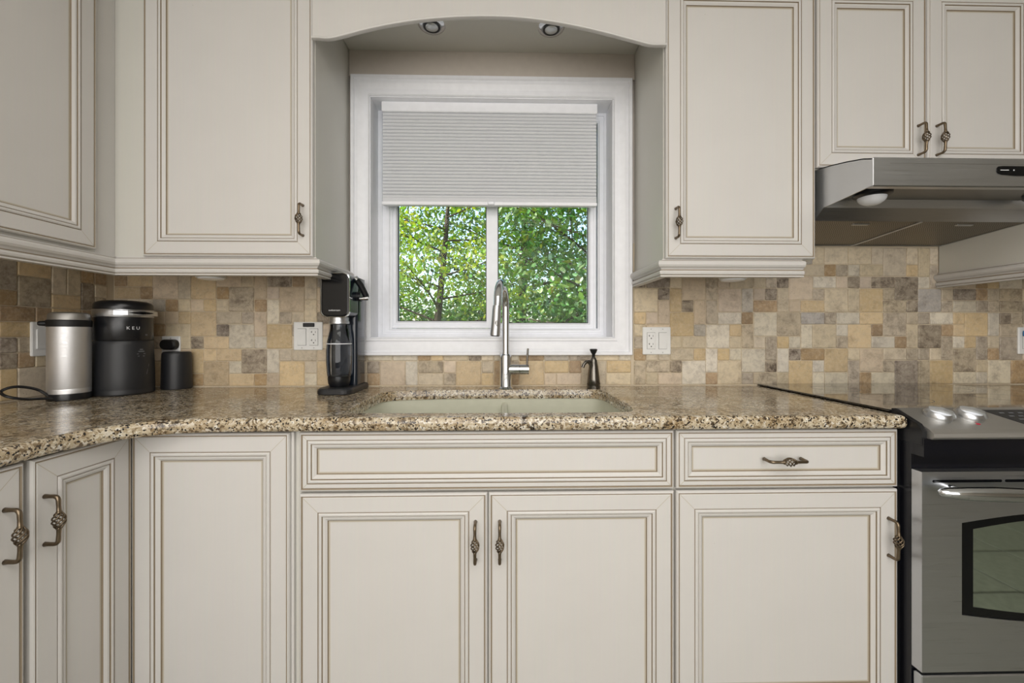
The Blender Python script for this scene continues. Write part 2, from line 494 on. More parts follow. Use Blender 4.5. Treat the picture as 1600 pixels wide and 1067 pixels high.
floor = struct(MB().box(XL - .15, XR + .15, YF - .15, .20, -.1, -0.004).build('floor', 'floor'))

# floor tiles (seen mirrored in the oven door)
ft = MB(); t = 0.1635
ft.loft([[(-t, -t, -.008), (t, -t, -.008), (t, t, -.008), (-t, t, -.008)], [(-t, -t, -.002), (t, -t, -.002), (t, t, -.002), (-t, t, -.002)],
         [(-t + .003, -t + .003, 0), (t - .003, -t + .003, 0), (t - .003, t - .003, 0), (-t + .003, t - .003, 0)]])
ftm = ft.mesh('floor_tile', [M['floor_tile']])
fo = floor['_o']
for i in range(18):
    for j in range(11):
        x, y = -0.75 + .336 * i + .168, -.56 - .336 * j
        if x > XR - .17 or y < YF + .17: continue
        o = bpy.data.objects.new('floor_tile', ftm); col.objects.link(o); o.parent = floor
        o.location = (x - fo[0], y - fo[1], 0 - fo[2])

# ------------------------------------------------------------------ backsplash
PAL = {'b': (214, 200, 176), 't': (214, 191, 153), 'g': (192, 179, 159), 'd': (166, 154, 138), 'w': (227, 218, 200),
       'p': (214, 197, 176), 'k': (178, 152, 118), 'l': (192, 186, 178)}
VEIN = {'b': .25, 't': .2, 'g': .55, 'd': .95, 'w': .3, 'p': .2, 'k': .35, 'l': .35}
PIT = 0.0508
tile_meshes = {}
def tile_mesh(w, h, var):
    key = (round(w, 4), round(h, 4), var)
    if key not in tile_meshes:
        rr = random.Random(hash(key) & 0xffff)
        j = lambda: rr.uniform(-.0009, .0009)
        a, b = w / 2 - .0012, h / 2 - .0012
        cs = [(-a, -b), (a, -b), (a, b), (-a, b)]
        # corner cut octagon outline, tumbled edges
        c = .003
        oc = [(-a + c, -b), (a - c, -b), (a, -b + c), (a, b - c), (a - c, b), (-a + c, b), (-a, b - c), (-a, -b + c)]
        o1 = [(x + j(), z + j()) for x, z in oc]
        k = .0022 + rr.uniform(0, .0008)
        o2 = [(x * (1 - k / a), z * (1 - k / b)) for x, z in o1]
        dep = rr.uniform(0, .0012)
        mb = MB()
        mb.loft([[(x, .006, z) for x, z in o1], [(x, .0022 - dep, z) for x, z in o1], [(x, 0 - dep, z) for x, z in o2]], False, True)
        tile_meshes[key] = mb.mesh('tile', [M['tile']])
    return tile_meshes[key]

def place_tile(parent, x, z, w, h, kind, rng, left=False):
    o = bpy.data.objects.new('tile', tile_mesh(w, h, rng.randrange(3))); col.objects.link(o); o.parent = parent
    po = parent['_o']
    if left:
        o.rotation_euler = (0, 0, R(90)); o.location = (XL - po[0], x - po[1], z - po[2])
    else: o.location = (x - po[0], -po[1], z - po[2])
    c = PAL[kind]; k = rng.uniform(.93, 1.06); q = rng.uniform(-5, 5)
    s_ = srgb(min(255, c[0] * k + q * .3), min(255, c[1] * k), min(255, c[2] * k - q))
    o.color = (s_[0], s_[1], s_[2], VEIN[kind] * rng.uniform(.7, 1.2))
    return o

ROW0 = 0.9165
def fill(parent, x0, pitch, ncol, nrow, tiles, keep, rng, left=False, weights='bbbbttgggwwwppppkdl'):
    occ = {}
    out = []
    def put(c, r, w, h, kd):
        for a in range(c, c + w):
            for b in range(r, r + h):
                if (a, b) in occ: return False
        for a in range(c, c + w):
            for b in range(r, r + h): occ[(a, b)] = 1
        out.append((c, r, w, h, kd)); return True
    for tl in tiles:
        if not put(*tl):
            pass
    for r in range(nrow):
        for c in range(ncol):
            if (c, r) in occ: continue
            opts = [(2, 2)] * 4 + [(2, 1)] * 3 + [(1, 2)] * 3 + [(1, 1)] * 3
            rng.shuffle(opts)
            for w, h in opts + [(1, 1)]:
                if c + w <= ncol and r + h <= nrow and all((a, b) not in occ for a in range(c, c + w) for b in range(r, r + h)):
                    put(c, r, w, h, rng.choice(weights)); break
    for c, r, w, h, kd in out:
        xa, xb, za, zb = x0 + c * pitch, x0 + (c + w) * pitch, ROW0 + r * PIT, ROW0 + (r + h) * PIT
        res = keep(xa, xb, za, zb)
        if res is None: continue
        xa, xb, za, zb = res
        if xb - xa < .012 or zb - za < .012: continue
        place_tile(parent, (xa + xb) / 2, (za + zb) / 2, xb - xa, zb - za, kd, rng, left)

# right of the window: tiles read off the wall one by one
T = []
def rd(s):
    for tok in s.split():
        c, r, wh, k = tok.split(',')
        T.append((int(c), int(r), int(wh[0]), int(wh[1]), k))
rd('0,0,12,g 1,0,11,b 2,0,21,p 3,1,11,d 1,1,21,g 4,0,22,w 0,2,11,k 3,2,21,b 5,2,11,t 3,3,11,b 4,3,21,b 3,4,22,t 5,4,11,l 5,5,12,p 4,6,11,d 3,6,12,t 2,5,12,p 1,5,11,p 0,5,11,t 0,6,22,b 2,7,11,d 4,7,22,p 6,7,12,g 6,5,12,g 6,3,22,w 7,6,22,p 7,5,21,w 8,4,11,t 8,3,11,b 6,1,12,w 6,0,11,k 7,2,11,t 8,2,11,w 7,0,22,b')
rd('9,6,12,l 10,6,21,k 9,5,11,k 9,3,12,g 10,4,22,w 10,3,11,b 9,1,22,w 9,0,11,g 10,0,21,g 12,0,11,b 13,0,22,t 15,1,11,w 15,0,11,w 16,0,21,w 16,1,22,t 18,0,12,g 18,2,11,b 19,1,22,p 19,0,11,k 20,0,21,w 21,1,11,g 11,1,11,d 11,2,12,g 12,1,12,w 12,3,11,t 13,3,11,w 14,3,12,w 13,2,11,d 14,2,21,k 15,3,22,b 17,4,11,w 17,3,11,g 18,3,22,t 20,4,11,k 20,3,21,w 12,4,22,g 14,5,21,l 16,5,11,g 17,5,21,w 19,5,21,t 11,7,11,d 10,7,11,p 12,6,12,b 13,6,11,p 14,6,21,t 13,7,22,p 15,7,11,g 15,8,21,w 16,6,22,b 18,6,12,b 17,8,11,p 18,8,11,d 18,9,11,w 19,6,22,t 21,7,11,g 19,8,11,p 20,8,21,d 19,9,21,b 21,9,22,b 16,9,11,k 17,9,11,g 14,9,21,b 15,10,11,b 16,10,21,b 18,10,21,b 20,10,11,b')
rd('23,10,11,b 23,9,11,t 24,9,12,b 24,8,11,w 22,7,22,d 21,6,21,g 23,6,11,d 24,6,22,l 26,7,11,b 26,6,11,g 21,4,22,g 23,5,11,g 23,3,12,b 24,5,11,g 25,5,21,w 27,5,11,t 27,4,11,t 28,4,22,t 24,3,22,d 26,4,11,k 26,2,12,g 27,3,11,w 28,3,11,t 25,2,11,b 24,2,11,g 24,0,12,g 25,0,22,t 27,1,22,g 27,0,21,w 29,2,12,g 30,3,11,b 30,2,11,k 29,1,11,b 30,0,22,w 22,3,11,k 21,3,11,w 21,2,21,b 23,2,11,g 22,0,22,d 27,7,21,d 29,7,11,k 30,7,11,b 27,6,21,w 29,6,11,g 30,6,11,g 31,6,21,g 30,4,12,w 31,5,11,d')
rng = random.Random(11)
HOODZ = 1.500
def keep_right(xa, xb, za, zb):
    top = 1.384 if xb < 1.09 else (HOODZ - .002 if xa < 1.84 else 1.392)
    if xa < 1.075 < xb - .01 and top < 1.49 and zb > 1.384: xa = max(xa, 1.0735); top = HOODZ - .002
    if xa < 1.858 < xb and zb > 1.392: xb = min(xb, 1.858)
    if za > top - .030: return None
    if zb > top - .030 and top > 1.45: zb = top
    return xa, min(xb, 2.5), za, min(zb, top)
fill(wall_back, 0.551, PIT, 38, 12, T, keep_right, rng)
# left of the window
T = []
L = lambda s: [T.append((int(a) + (8 if ref == 'j' else 0), int(b), int(wh[0]), int(wh[1]), k)) for ref, a, b, wh, k in [tok.split(',') for tok in s.split()]]
L('j,-1,0,22,t j,1,0,21,t j,3,0,11,k j,4,0,11,p j,1,1,11,w j,2,1,22,d j,4,1,12,w j,5,0,22,t j,7,1,11,b j,7,0,11,w j,5,2,11,b j,6,2,21,b j,0,2,21,t j,1,3,22,w j,3,4,12,p j,3,3,11,w j,4,3,22,t j,0,4,11,d j,-1,3,21,t j,2,5,11,g j,0,5,21,b j,4,5,12,w j,5,5,11,g j,6,5,11,b j,5,6,22,p j,7,5,12,b j,1,6,22,g j,3,6,11,k j,3,7,12,p j,4,7,11,p j,0,7,11,k j,0,6,11,b j,0,8,21,p j,2,8,11,b j,4,8,21,d j,6,8,11,k j,7,7,12,b')
L('q,0,7,21,t q,2,7,11,k q,0,8,11,k q,1,8,21,t q,3,7,22,p q,5,7,12,b q,6,7,22,t q,4,6,11,k q,3,6,11,l q,5,6,11,b q,6,6,11,p q,7,6,11,t q,6,4,22,t q,5,5,11,t q,4,5,11,p q,3,4,11,k q,4,3,22,b q,6,3,11,d q,6,1,12,t q,6,0,11,k q,7,2,11,t')
fill(wall_back, XL, 0.05112, 20, 10, T, lambda xa, xb, za, zb: None if za > 1.37 else (xa, xb, za, min(zb, 1.384)), rng)
# strip under the window
T = []
L('q,0,0,11,k q,0,1,11,d q,1,0,22,p q,3,0,12,w q,4,1,21,g q,6,1,11,p q,4,0,21,b q,6,0,11,g q,7,0,22,t q,9,1,11,g q,9,0,11,t q,10,0,12,k q,11,1,11,g q,11,0,11,k q,12,0,22,t q,14,1,21,t q,16,1,11,k q,14,0,11,p q,15,0,21,p q,17,0,22,b q,19,1,21,t q,19,0,21,b')
fill(wall_back, -0.5586, 0.0523, 21, 3, T, lambda xa, xb, za, zb: None if za > 1.03 else (xa, min(xb, .5495), za, min(zb, 1.045)), rng)
# left wall
fill(wall_left, -0.95, 0.0512, 18, 10, [], lambda xa, xb, za, zb: None if za > 1.37 else (xa, min(xb, -.0005), za, min(zb, 1.384)), rng, True, 'tttkkkgggbbdpt')
wo = wall_back['_o']
gb = MB(); gb.box(XL - .008, WX0 - .01, .0035, WALLY + .001, .90, 1.39); gb.box(WX0 - .01, WX1 + .085, .0035, WALLY + .001, .90, 1.05)
gb.box(WX1 + .085, 2.5, .0035, WALLY + .001, .90, 1.51)
gb.build('grout', 'grout', wall_back)
MB().box(XL - .009, XL - .0035, -.96, WALLY, .90, 1.39).build('grout', 'grout', wall_left)
# pale caulk line along the counter
MB().box(XL, 1.075, -.003, .004, .9125, .918).build('caulk_line', 'grout', wall_back)

# ================================================================== WINDOW
win = struct(empty('window_1', (-.04, 0.1, 1.04))); win['label'] = 'white vinyl sliding window in a moulded white casing'
cas = MB()
OX0, OX1, OZ0, OZ1 = -.622, .541, 1.041, 2.193
prof = [(0, 0), (0, .016), (.003, .022), (.014, .022), (.017, .014), (.030, .015), (.052, .009), (.063, .008), (.0645, .015), (.074, .015), (.0775, .009), (.0775, 0)]
rings = []
for ins, h in prof:
    x0, x1, z0, z1 = OX0 + ins * .97, OX1 - ins, OZ0 + ins * .95, OZ1 - ins * 1.06
    y = -.006 - h + .008
    rings.append([(x0, y, z0), (x1, y, z0), (x1, y, z1), (x0, y, z1)])
cas.loft(rings, False, False)
cas.build('casing', 'white', win)
JX0, JX1, JZ0, JZ1 = -.546, .4625, 1.115, 2.110
j = MB(); JY = .105
j.box(JX0 - .001, JX0 + .002, -.002, .19, JZ0, JZ1); j.box(JX1 - .002, JX1 + .001, -.002, .19, JZ0, JZ1)
j.box(JX0, JX1, -.002, .19, JZ0 - .001, JZ0 + .002); j.box(JX0, JX1, -.002, .19, JZ1 - .002, JZ1 + .001)
j.build('jamb', 'white', win)
def frame(name, x0, x1, z0, z1, y0, y1, wl, wr, wbm, wt, mat, parent, step=True):
    m = MB()
    def ring(a, y): return [(x0 + wl * a, y, z0 + wbm * a), (x1 - wr * a, y, z0 + wbm * a), (x1 - wr * a, y, z1 - wt * a), (x0 + wl * a, y, z1 - wt * a)]
    rs = [ring(0, y1), ring(0, y0), ring(.28, y0), ring(.30, y0 + .004), ring(.52, y0 + .004), ring(.54, y0 + .001), ring(.8, y0 + .001), ring(.9, y0 + .006), ring(1, y0 + .008), ring(1, y1)] if step else [ring(0, y1), ring(0, y0), ring(1, y0), ring(1, y1)]
    m.loft(rs, False, False)
    return m.build(name, mat, parent)
frame('window_frame', JX0 + .002, JX1 - .002, JZ0 + .002, JZ1 - .002, JY, .19, .058, .036, .037, .04, 'vinyl', win)
GX = [(-.464, -.071), (-.020, .386)]
for k, (a, b) in enumerate(GX):
    z0 = (1.186, 1.178)[k]
    yy = (.128, .135)[k]
    sx0, sx1 = (a - .026, b + .03) if k == 0 else (a - .024, b + .033)
    sash = frame('sash', sx0, sx1, z0 - .030, 2.07, yy - .012, yy + .03, a - sx0, sx1 - b, .030, .03, 'vinyl', win)
    frame('gasket', a - .001, b + .001, z0 - .001, 2.041, yy + .004, yy + .009, .004, .004, .004, .004, 'gasket', sash, False)
    MB().box(a - .002, b + .002, yy + .010, yy + .014, z0 - .002, 2.042).build('pane', 'glass', sash)
MB().box(-.070, -.022, .108, .150, 1.156, 2.07).build('meeting_stile', 'vinyl', win)

# cellular blind
bl = thing('cellular_blind', (-.052, .045, 1.672), 'pale grey pleated cellular blind half lowered over the window', 'blind')
BX0, BX1 = -.508, .404
MB().bbox(BX0, BX1, .028, .066, 2.066, 2.1085, .003).build('headrail', 'white', bl)
fb = MB(); n = 25; z0, z1 = 1.705, 2.067
front = []; back = []
for i in range(n):
    for f_, o_ in ((0, .0050), (.10, .0005), (.30, -.0022), (.5, -.0030), (.70, -.0022), (.90, .0005)):
        z = z0 + (z1 - z0) * (i + f_) / n
        front.append((.040 + o_, z)); back.append((.056 - o_, z))
for prof_ in (front, back):
    vs = [(x, y, z) for y, z in prof_ for x in (BX0 + .003, BX1 - .003)]
    fb.add(vs, [(2 * i, 2 * i + 1, 2 * i + 3, 2 * i + 2) for i in range(len(prof_) - 1)])
fb.build('pleated_fabric', 'fabric', bl)
MB().bbox(BX0 + .002, BX1 - .002, .037, .059, 1.690, 1.707, .002).build('stacked_pleats', 'fabric', bl)
MB().bbox(BX0, BX1, .034, .062, 1.675, 1.691, .003).build('bottom_rail', 'white', bl)
MB().bbox(-.062, -.034, .026, .036, 1.676, 1.690, .003).build('pull_tab', 'vinyl', bl)

# ================================================================== CABINETS
def door_mesh(w, h, fr=.074):
    m = MB()
    k = fr - .074
    P = [(0, 0, 0), (0, -.015, 0), (.0025, -.0188, 0), (.0055, -.020, 0), (.0068, -.0188, 1), (.0078, -.0178, 1), (.0090, -.0182, 1), (.0105, -.0195, 0),
         (.0480 + k, -.0195, 0), (.0490 + k, -.0180, 1), (.0502 + k, -.0180, 1), (.0512 + k, -.0205, 0), (.0550 + k, -.0218, 0), (.0588 + k, -.0205, 0), (.0598 + k, -.0175, 1), (.0608 + k, -.0175, 1),
         (.0618 + k, -.0188, 0), (.0660 + k, -.0180, 0), (.0715 + k, -.0138, 0), (.0725 + k, -.0110, 1), (.0740 + k, -.0105, 1), (.0775 + k, -.0105, 2), (.0776 + k, -.0105, 0)]
    rings = []
    for ins, y, mi in P:
        rings.append([(-w / 2 + ins, y, ins), (w / 2 - ins, y, ins), (w / 2 - ins, y, h - ins), (-w / 2 + ins, y, h - ins)])
    for i in range(len(P) - 1):
        mi = P[i + 1][2] if P[i + 1][2] else 0
        if P[i][2] == 1 and P[i + 1][2] == 0: mi = 0
        m.loft([rings[i], rings[i + 1]], False, False, mi)
    m.add(rings[-1], [(0, 1, 2, 3)], 0); m.add(rings[0], [(3, 2, 1, 0)], 0)
    # mitre joints of the frame
    a, b = .0105, .0480 + k
    for sx in (-1, 1):
        for top in (0, 1):
            def pt(ins, du): 
                x = sx * (w / 2 - ins - du); z = (h - ins + du) if top else (ins - du)
                return (x, -.01958, z)
            e = .0005
            m.add([pt(a, e), pt(a, -e), pt(b, -e), pt(b, e)], [(0, 1, 2, 3)], 2)
    return m.mesh('door', [M['paint'], M['glaze'], M['glaze_light']])

def handle_mesh():
    m = MB(); L_ = .050; r = .0042
    for s in (-1, 1):
        path = [(0, .0, s * L_), (0, -.010, s * L_), (0, -.020, s * L_)]
        for i in range(1, 6):
            a = R(90 * i / 5); path.append((0, -.020 - .009 * math.sin(a), s * (L_ - .009 * (1 - math.cos(a)))))
        path += [(0, -.0295, s * .030), (0, -.030, s * .020), (0, -.030, s * .0165)]
        rad = [r * 1.25, r, r] + [r] * 5 + [r * .92, r * 1.0, r * 1.3]
        m.tube(path, rad, 8)
        m.ball((0, -.030, s * .0165), .0056, n=10, m=6, sz=.7)
    for k in range(6):
        pts = []
        for i in range(13):
            t = i / 12; z = -.0165 + .033 * t; rr = .0035 + .0072 * math.sin(PI * t) ** .8
            a = 2 * PI * k / 6 + t * PI * 1.15
            pts.append((rr * math.cos(a), -.030 + rr * math.sin(a), z))
        m.tube(pts, .0017, 5)
    return m.mesh('handle', [M['pull']])
HANDLE = handle_mesh()

def add_door(name, parent, x, d, z, w, h, facing='front', fr=.074, handle=None):
    """x,d = plan position of the middle of the back of the door (d = distance in front of the back wall)"""
    me = door_mesh(w, h, fr); me.name = name
    o = bpy.data.objects.new(name, me); col.objects.link(o); o.parent = parent
    po = parent['_o']
    o.location = (x - po[0], -d - po[1], z - po[2])
    if facing == 'left_run': o.rotation_euler = (0, 0, R(90))
    if handle:
        hx, hz, rot = handle
        hd = bpy.data.objects.new('handle', HANDLE); col.objects.link(hd); hd.parent = o
        hd.location = (hx, -.0185, hz)
        if rot: hd.rotation_euler = (0, R(90), 0)
        hd['label'] = 'antique pewter pull with a twisted birdcage grip'
    return o

DTOP = 2.325
RAIL = [(-.012, 1.388, 0), (.006, 1.388, 0), (.006, 1.384, 1), (.008, 1.382, 0), (.020, 1.380, 0), (.0245, 1.374, 0), (.0245, 1.366, 0), (.021, 1.360, 0), (.014, 1.356, 0), (.010, 1.351, 1), (.010, 1.348, 0), (.016, 1.346, 0), (.0185, 1.341, 0), (.017, 1.335, 0), (.012, 1.3325, 1), (.012, 1.331, 0), (.014, 1.330, 0), (.014, 1.326, 0), (-.012, 1.326, 0)]
CROWN = [(-.01, DTOP - .005, 0), (.012, DTOP - .005, 0), (.016, DTOP + .01, 0), (.03, DTOP + .03, 0), (.055, DTOP + .07, 0), (.06, DTOP + .09, 0), (-.01, DTOP + .09, 0)]

def upper_cabinet(label, x0, x1, zb, doors, railpath=None, depth=.31, name='upper_cabinet'):
    c = thing(name, ((x0 + x1) / 2, -depth / 2, zb), label, 'cabinet', 'cream wall cabinets')
    MB().box(x0, x1, -depth, -.0005 + .0085 * 0, zb, DTOP).build('body', 'cab_side', c)
    for dx0, dx1, dz0, hd in doors:
        add_door('door', c, (dx0 + dx1) / 2, depth, dz0, dx1 - dx0, DTOP - dz0, handle=hd)
    if railpath:
        m = MB(); sweep(m, railpath, RAIL); m.build('light_rail', ['paint', 'glaze'], c)
    m = MB(); sweep(m, [(x0, -depth), (x1, -depth)], CROWN); m.build('crown', ['paint', 'glaze'], c)
    return c

# back run, left of the window
ULx0, ULx1 = -1.295, -.631
upper_cabinet('cream wall cabinet between the window and the inside corner', ULx0, ULx1, 1.386,
              [(-1.188, -.633, 1.388, ((-.664 + .9105), 1.508 - 1.388, 0))],
              [(-1.285, -.31), (ULx1, -.31), (ULx1, -.002)])
# right of the window
URx0, URx1 = .553, 1.0735
upper_cabinet('cream wall cabinet between the window and the range hood', URx0, URx1, 1.386,
              [(.556, 1.0725, 1.388, ((.589 - .81425), 1.506 - 1.388, 0))],
              [(URx0, -.002), (URx0, -.31), (1.036, -.31)])
# above the hood
upper_cabinet('short two-door cream cabinet above the range hood', 1.0745, 1.857, 1.700,
              [(1.080, 1.4625, 1.702, (1.432 - 1.27125, 1.797 - 1.702, 0)), (1.4665, 1.855, 1.702, (1.497 - 1.66075, 1.797 - 1.702, 0))], None)
# beyond the hood
upper_cabinet('cream wall cabinet on the far side of the range hood', 1.859, 2.45, 1.386,
              [(1.862, 2.447, 1.388, ((1.895 - 2.1545), .12, 0))],
              [(1.859, -.002), (1.859, -.31), (2.45, -.31)])
# left wall run (faces +X)
FXU = -1.295
lc = thing('upper_cabinet', (-1.44, -.6, 1.386), 'cream wall cabinet hung on the side wall above the steel canister', 'cabinet', 'cream wall cabinets')
MB().box(XL + .0005, FXU, -1.25, -.0005, 1.386, DTOP).build('body', 'cab_side', lc)
add_door('door', lc, FXU, .391 + .21, 1.396, .42, DTOP - 1.396, 'left_run')
add_door('door', lc, FXU, .816 + .21, 1.396, .42, DTOP - 1.396, 'left_run')
m = MB(); sweep(m, [(FXU, -1.25), (FXU, -.300)], RAIL); m.build('light_rail', ['paint', 'glaze'], lc)
m = MB(); sweep(m, [(FXU, -1.25), (FXU, -.33)], CROWN); m.build('crown', ['paint', 'glaze'], lc)
MB().box(FXU, FXU + .0012, -.380, -.311, 1.387, DTOP).build('filler_strip', 'paint', lc)

# valance over the window
va = thing('arched_valance', (-.04, -.32, 2.1), 'cream arched valance bridging the two cabinets above the window', 'valance')
zv = [(100, 150), (118, 153), (145, 154), (170, 150), (200, 143), (300, 116), (400, 95), (500, 79), (600, 69), (700, 63), (800, 61), (900, 64), (1000, 73), (1100, 88), (1200, 107), (1300, 131), (1400, 158), (1455, 173), (1480, 179), (1505, 181), (1532, 180)]
def v2w(x, y, d=.335):
    px, py = 460 + x / 2.6667, y / 2.6667
    yaw = math.atan(15 / 650.); s, c = math.sin(yaw), math.cos(yaw)
    u, v = (px - 800) / FPX, (521 - py) / FPX
    t_ = (CAM_D - d) / (c - u * s)
    return ((s + u * c) * t_, CAM_Z + v * t_)
arch = [v2w(*p) for p in zv]
arch = chaikin(arch, 1, False)
VX0, VX1 = ULx1 + .0005, URx0 - .0005
arch = [(max(VX0, min(VX1, a)), b) for a, b in arch]
arch = [(VX0, arch[0][1])] + arch + [(VX1, arch[-1][1])]
m = MB(); m.prism(arch + [(VX1, DTOP), (VX0, DTOP)], -.335, -.326, 0)
m.build('arch_board', 'paint', va)
m = MB()
vs = []; 
for dy, dz, in ((-.335, .0), (-.3352, -.0015), (-.340, -.0022), (-.343, -.005), (-.341, -.009), (-.336, -.010), (-.327, -.0095), (-.327, 0)):
    vs.append([(a, dy, b + dz) for a, b in arch])
for i in range(len(vs) - 1):
    for k in range(len(arch) - 1):
        m.add([vs[i][k], vs[i][k + 1], vs[i + 1][k + 1], vs[i + 1][k]], [(0, 1, 2, 3)], 1 if i == 0 or i == 1 else 0, True)
m.build('edge_bead', ['paint', 'glaze'], va)
m = MB(); m.box(VX0 + .001, VX1 - .001, -.326, -.0005, 2.297, 2.315); m.build('soffit_board', 'cab_side', va)
m = MB(); m.box(VX0 + .001, VX1 - .001, -.0065, -.0005, 2.19, 2.2965); m.build('back_board', 'wall', va)
m = MB(); sweep(m, [(VX0, -.335), (VX1, -.335)], CROWN); m.build('crown', ['paint', 'glaze'], va)

# recessed spots in the niche ceiling
for sx, sd, lab in ((-.267, .150, 'round recessed spotlight in the niche ceiling on the soda maker side'), (.186, .147, 'round recessed spotlight in the niche ceiling on the range side')):
    sp = thing('recessed_spotlight', (sx, -sd, 2.297), lab, 'spotlight', 'recessed spots above the window')
    m = MB(); m.lathe([(.030, 2.2965), (.030, 2.2930), (.036, 2.2915), (.047, 2.2930), (.0510, 2.2968)], sx, -sd, 32, cap=False); m.build('trim_ring', 'chrome', sp)
    m = MB(); m.lathe([(.033, 2.2966), (.0325, 2.290), (.028, 2.2885), (.025, 2.2905), (.025, 2.2966)], sx, -sd, 28, cap=False); m.build('gimbal_ring', 'black_satin', sp)
    m = MB(); m.lathe([(.0255, 2.2962), (.024, 2.2890), (.017, 2.2850), (.007, 2.283), (.001, 2.2828)], sx, -sd, 24); m.build('lamp', 'bulb', sp)

# made-up pucks in place of the cable hanging under the wall cabinets
for sx, sd, lab in ((.83, .25, 'flat puck light under the cabinet beside the range hood'), (-1.02, .25, 'flat puck light under the cabinet above the coffee maker')):
    sp = thing('puck_light', (sx, -sd, 1.32), lab, 'light', 'puck lights under the wall cabinets')
    m = MB(); m.lathe([(.030, 1.3865), (.030, 1.345), (.044, 1.340), (.046, 1.333), (.044, 1.326)], sx, -sd, 28); m.build('housing', 'cab_side', sp)
    m = MB(); m.lathe([(.042, 1.327), (.038, 1.322), (.02, 1.319), (.001, 1.3185)], sx, -sd, 24); m.build('lens', 'lens', sp)

# ------------------------------------------------------------------ base cabinets
BZ, BT, KICK = .10, .8755, .10
def base_body(m, x0, x1, y0, y1): m.box(x0, x1, y0, y1, BZ, BT); m.box(x0, x1, y0 + .06, y1, 0.0, BZ)
# corner cabinet with bi-fold doors
cc = thing('corner_cabinet', (-1.25, -.35, 0), 'cream corner base cabinet with two doors meeting in the inside corner', 'cabinet', 'cream base cabinets')
m = MB(); base_body(m, XL + .002, -.549, -.61, -.006); m.box(XL + .002, -.977, -.866, -.61, BZ, BT); m.box(XL + .002, -1.037, -.866, -.61, 0, BZ); m.build('body', 'cab_side', cc)
add_door('door', cc, (-.963 - .557) / 2, .61, .112, .406, .872 - .112)
add_door('door', cc, -.977, (.6315 + .861) / 2, .112, .2295, .8735 - .112, 'left_run', handle=((.74625 - .837), .741 - .112, 0))
MB().box(-.5565, -.5495, -.6195, -.61, .112, .872).build('filler_strip', 'paint', cc)
# left run
lb = thing('base_cabinet', (-1.27, -1.1, 0), 'cream base cabinet on the side wall run next to the corner cabinet', 'cabinet', 'cream base cabinets')
m = MB(); m.box(XL + .002, -.977, -1.35, -.8665, BZ, BT); m.box(XL + .002, -1.037, -1.35, -.8665, 0, BZ); m.build('body', 'cab_side', lb)
add_door('door', lb, -.977, (.873 + 1.338) / 2, .112, .465, .8735 - .112, 'left_run', handle=((1.1055 - .907), .742 - .112, 0))
# sink base
sb = thing('sink_cabinet', (-.043, -.31, 0), 'cream sink base cabinet with two doors under a wide false drawer front', 'cabinet', 'cream base cabinets')
m = MB(); m.box(-.5485, -.530, -.61, -.006, BZ, BT); m.box(.445, .462, -.61, -.006, BZ, BT); m.box(-.530, .445, -.03, -.006, BZ, BT); m.box(-.530, .445, -.61, -.03, BZ, BZ + .018)
m.box(-.530, .445, -.61, -.59, BT - .16, BT); m.box(-.5485, .462, -.55, -.006, 0, BZ); m.box(-.530, .445, -.61, -.60, BZ, BT - .16); m.build('body', 'cab_side', sb)
add_door('drawer_front', sb, (-.532 + .459) / 2, .61, .717, .991, .873 - .717, fr=.046)
add_door('door', sb, (-.532 - .0395) / 2, .61, .112, .4925, .711 - .112, handle=(.2148, .585 - .112, 0))
add_door('door', sb, (-.0365 + .459) / 2, .61, .112, .4955, .711 - .112, handle=(-.007 - .21125, .585 - .112, 0))
# drawer base beside the range
rb = thing('base_cabinet', (.768, -.31, 0), 'cream base cabinet with a drawer over one door beside the range', 'cabinet', 'cream base cabinets')
m = MB(); base_body(m, .4625, 1.073, -.61, -.006); m.build('body', 'cab_side', rb)
add_door('drawer_front', rb, (.464 + 1.071) / 2, .61, .717, .605, .873 - .717, fr=.046, handle=(.753 - .7675, .795 - .717, 1))
add_door('door', rb, (.464 + 1.071) / 2, .61, .112, .605, .711 - .112, handle=(1.043 - .7675, .583 - .112, 0))
# beyond the range
fb_ = thing('base_cabinet', (2.17, -.31, 0), 'cream base cabinet on the far side of the range', 'cabinet', 'cream base cabinets')
m = MB(); base_body(m, 1.852, 2.48, -.61, -.006); m.build('body', 'cab_side', fb_)
add_door('drawer_front', fb_, 2.166, .61, .717, .62, .156, fr=.046, handle=(0, .078, 1))
add_door('door', fb_, 2.166, .61, .112, .62, .599, handle=(-.27, .47, 0))

# ------------------------------------------------------------------ countertop
def counter(name, outer, weights, hole=None, label=''):
    m = MB(); RR = .013
    prof = [(RR, .914)] + [(RR - RR * math.sin(R(a)), .914 - RR * (1 - math.cos(R(a)))) for a in (22, 45, 67, 90)] + [(0, .890), (.002, .883), (.006, .879)]
    rings = []
    for ins, z in prof: rings.append([(a, b, z) for a, b in offset_poly(outer, ins, weights)])
    m.loft(rings, False, False, 0, True)
    hr = []
    if hole:
        for ins, z in ((-.004, .914), (-.0012, .9132), (0, .911), (0, .879)):
            hr.append([(a, b, z) for a, b in offset_poly(hole, ins)])
        m.loft(hr, False, False, 0, True)
    for idx in (0, -1):
        loops = [[Vector(p) for p in rings[idx]]]
        if hole: loops.append([Vector(p) for p in hr[idx]])
        flat = [p for l in loops for p in l]
        tri = tessellate_polygon(loops)
        m.add([tuple(p) for p in flat], [tuple(t) for t in tri])
    o = m.build(name, 'granite')
    return tag(o, label, 'countertop')
FY = -.648
arc = [(-.945 + .0, -.835), (-.938, -.79), (-.915, -.735), (-.875, -.690), (-.82, -.663), (-.75, -.653)]
outer = [(XL + .001, -1.36), (-.945, -1.36)] + arc + [(-.6, FY), (1.076, FY), (1.076, -.001), (XL + .001, -.001)]
wts = [1] * (len(outer) - 2) + [0, 0]
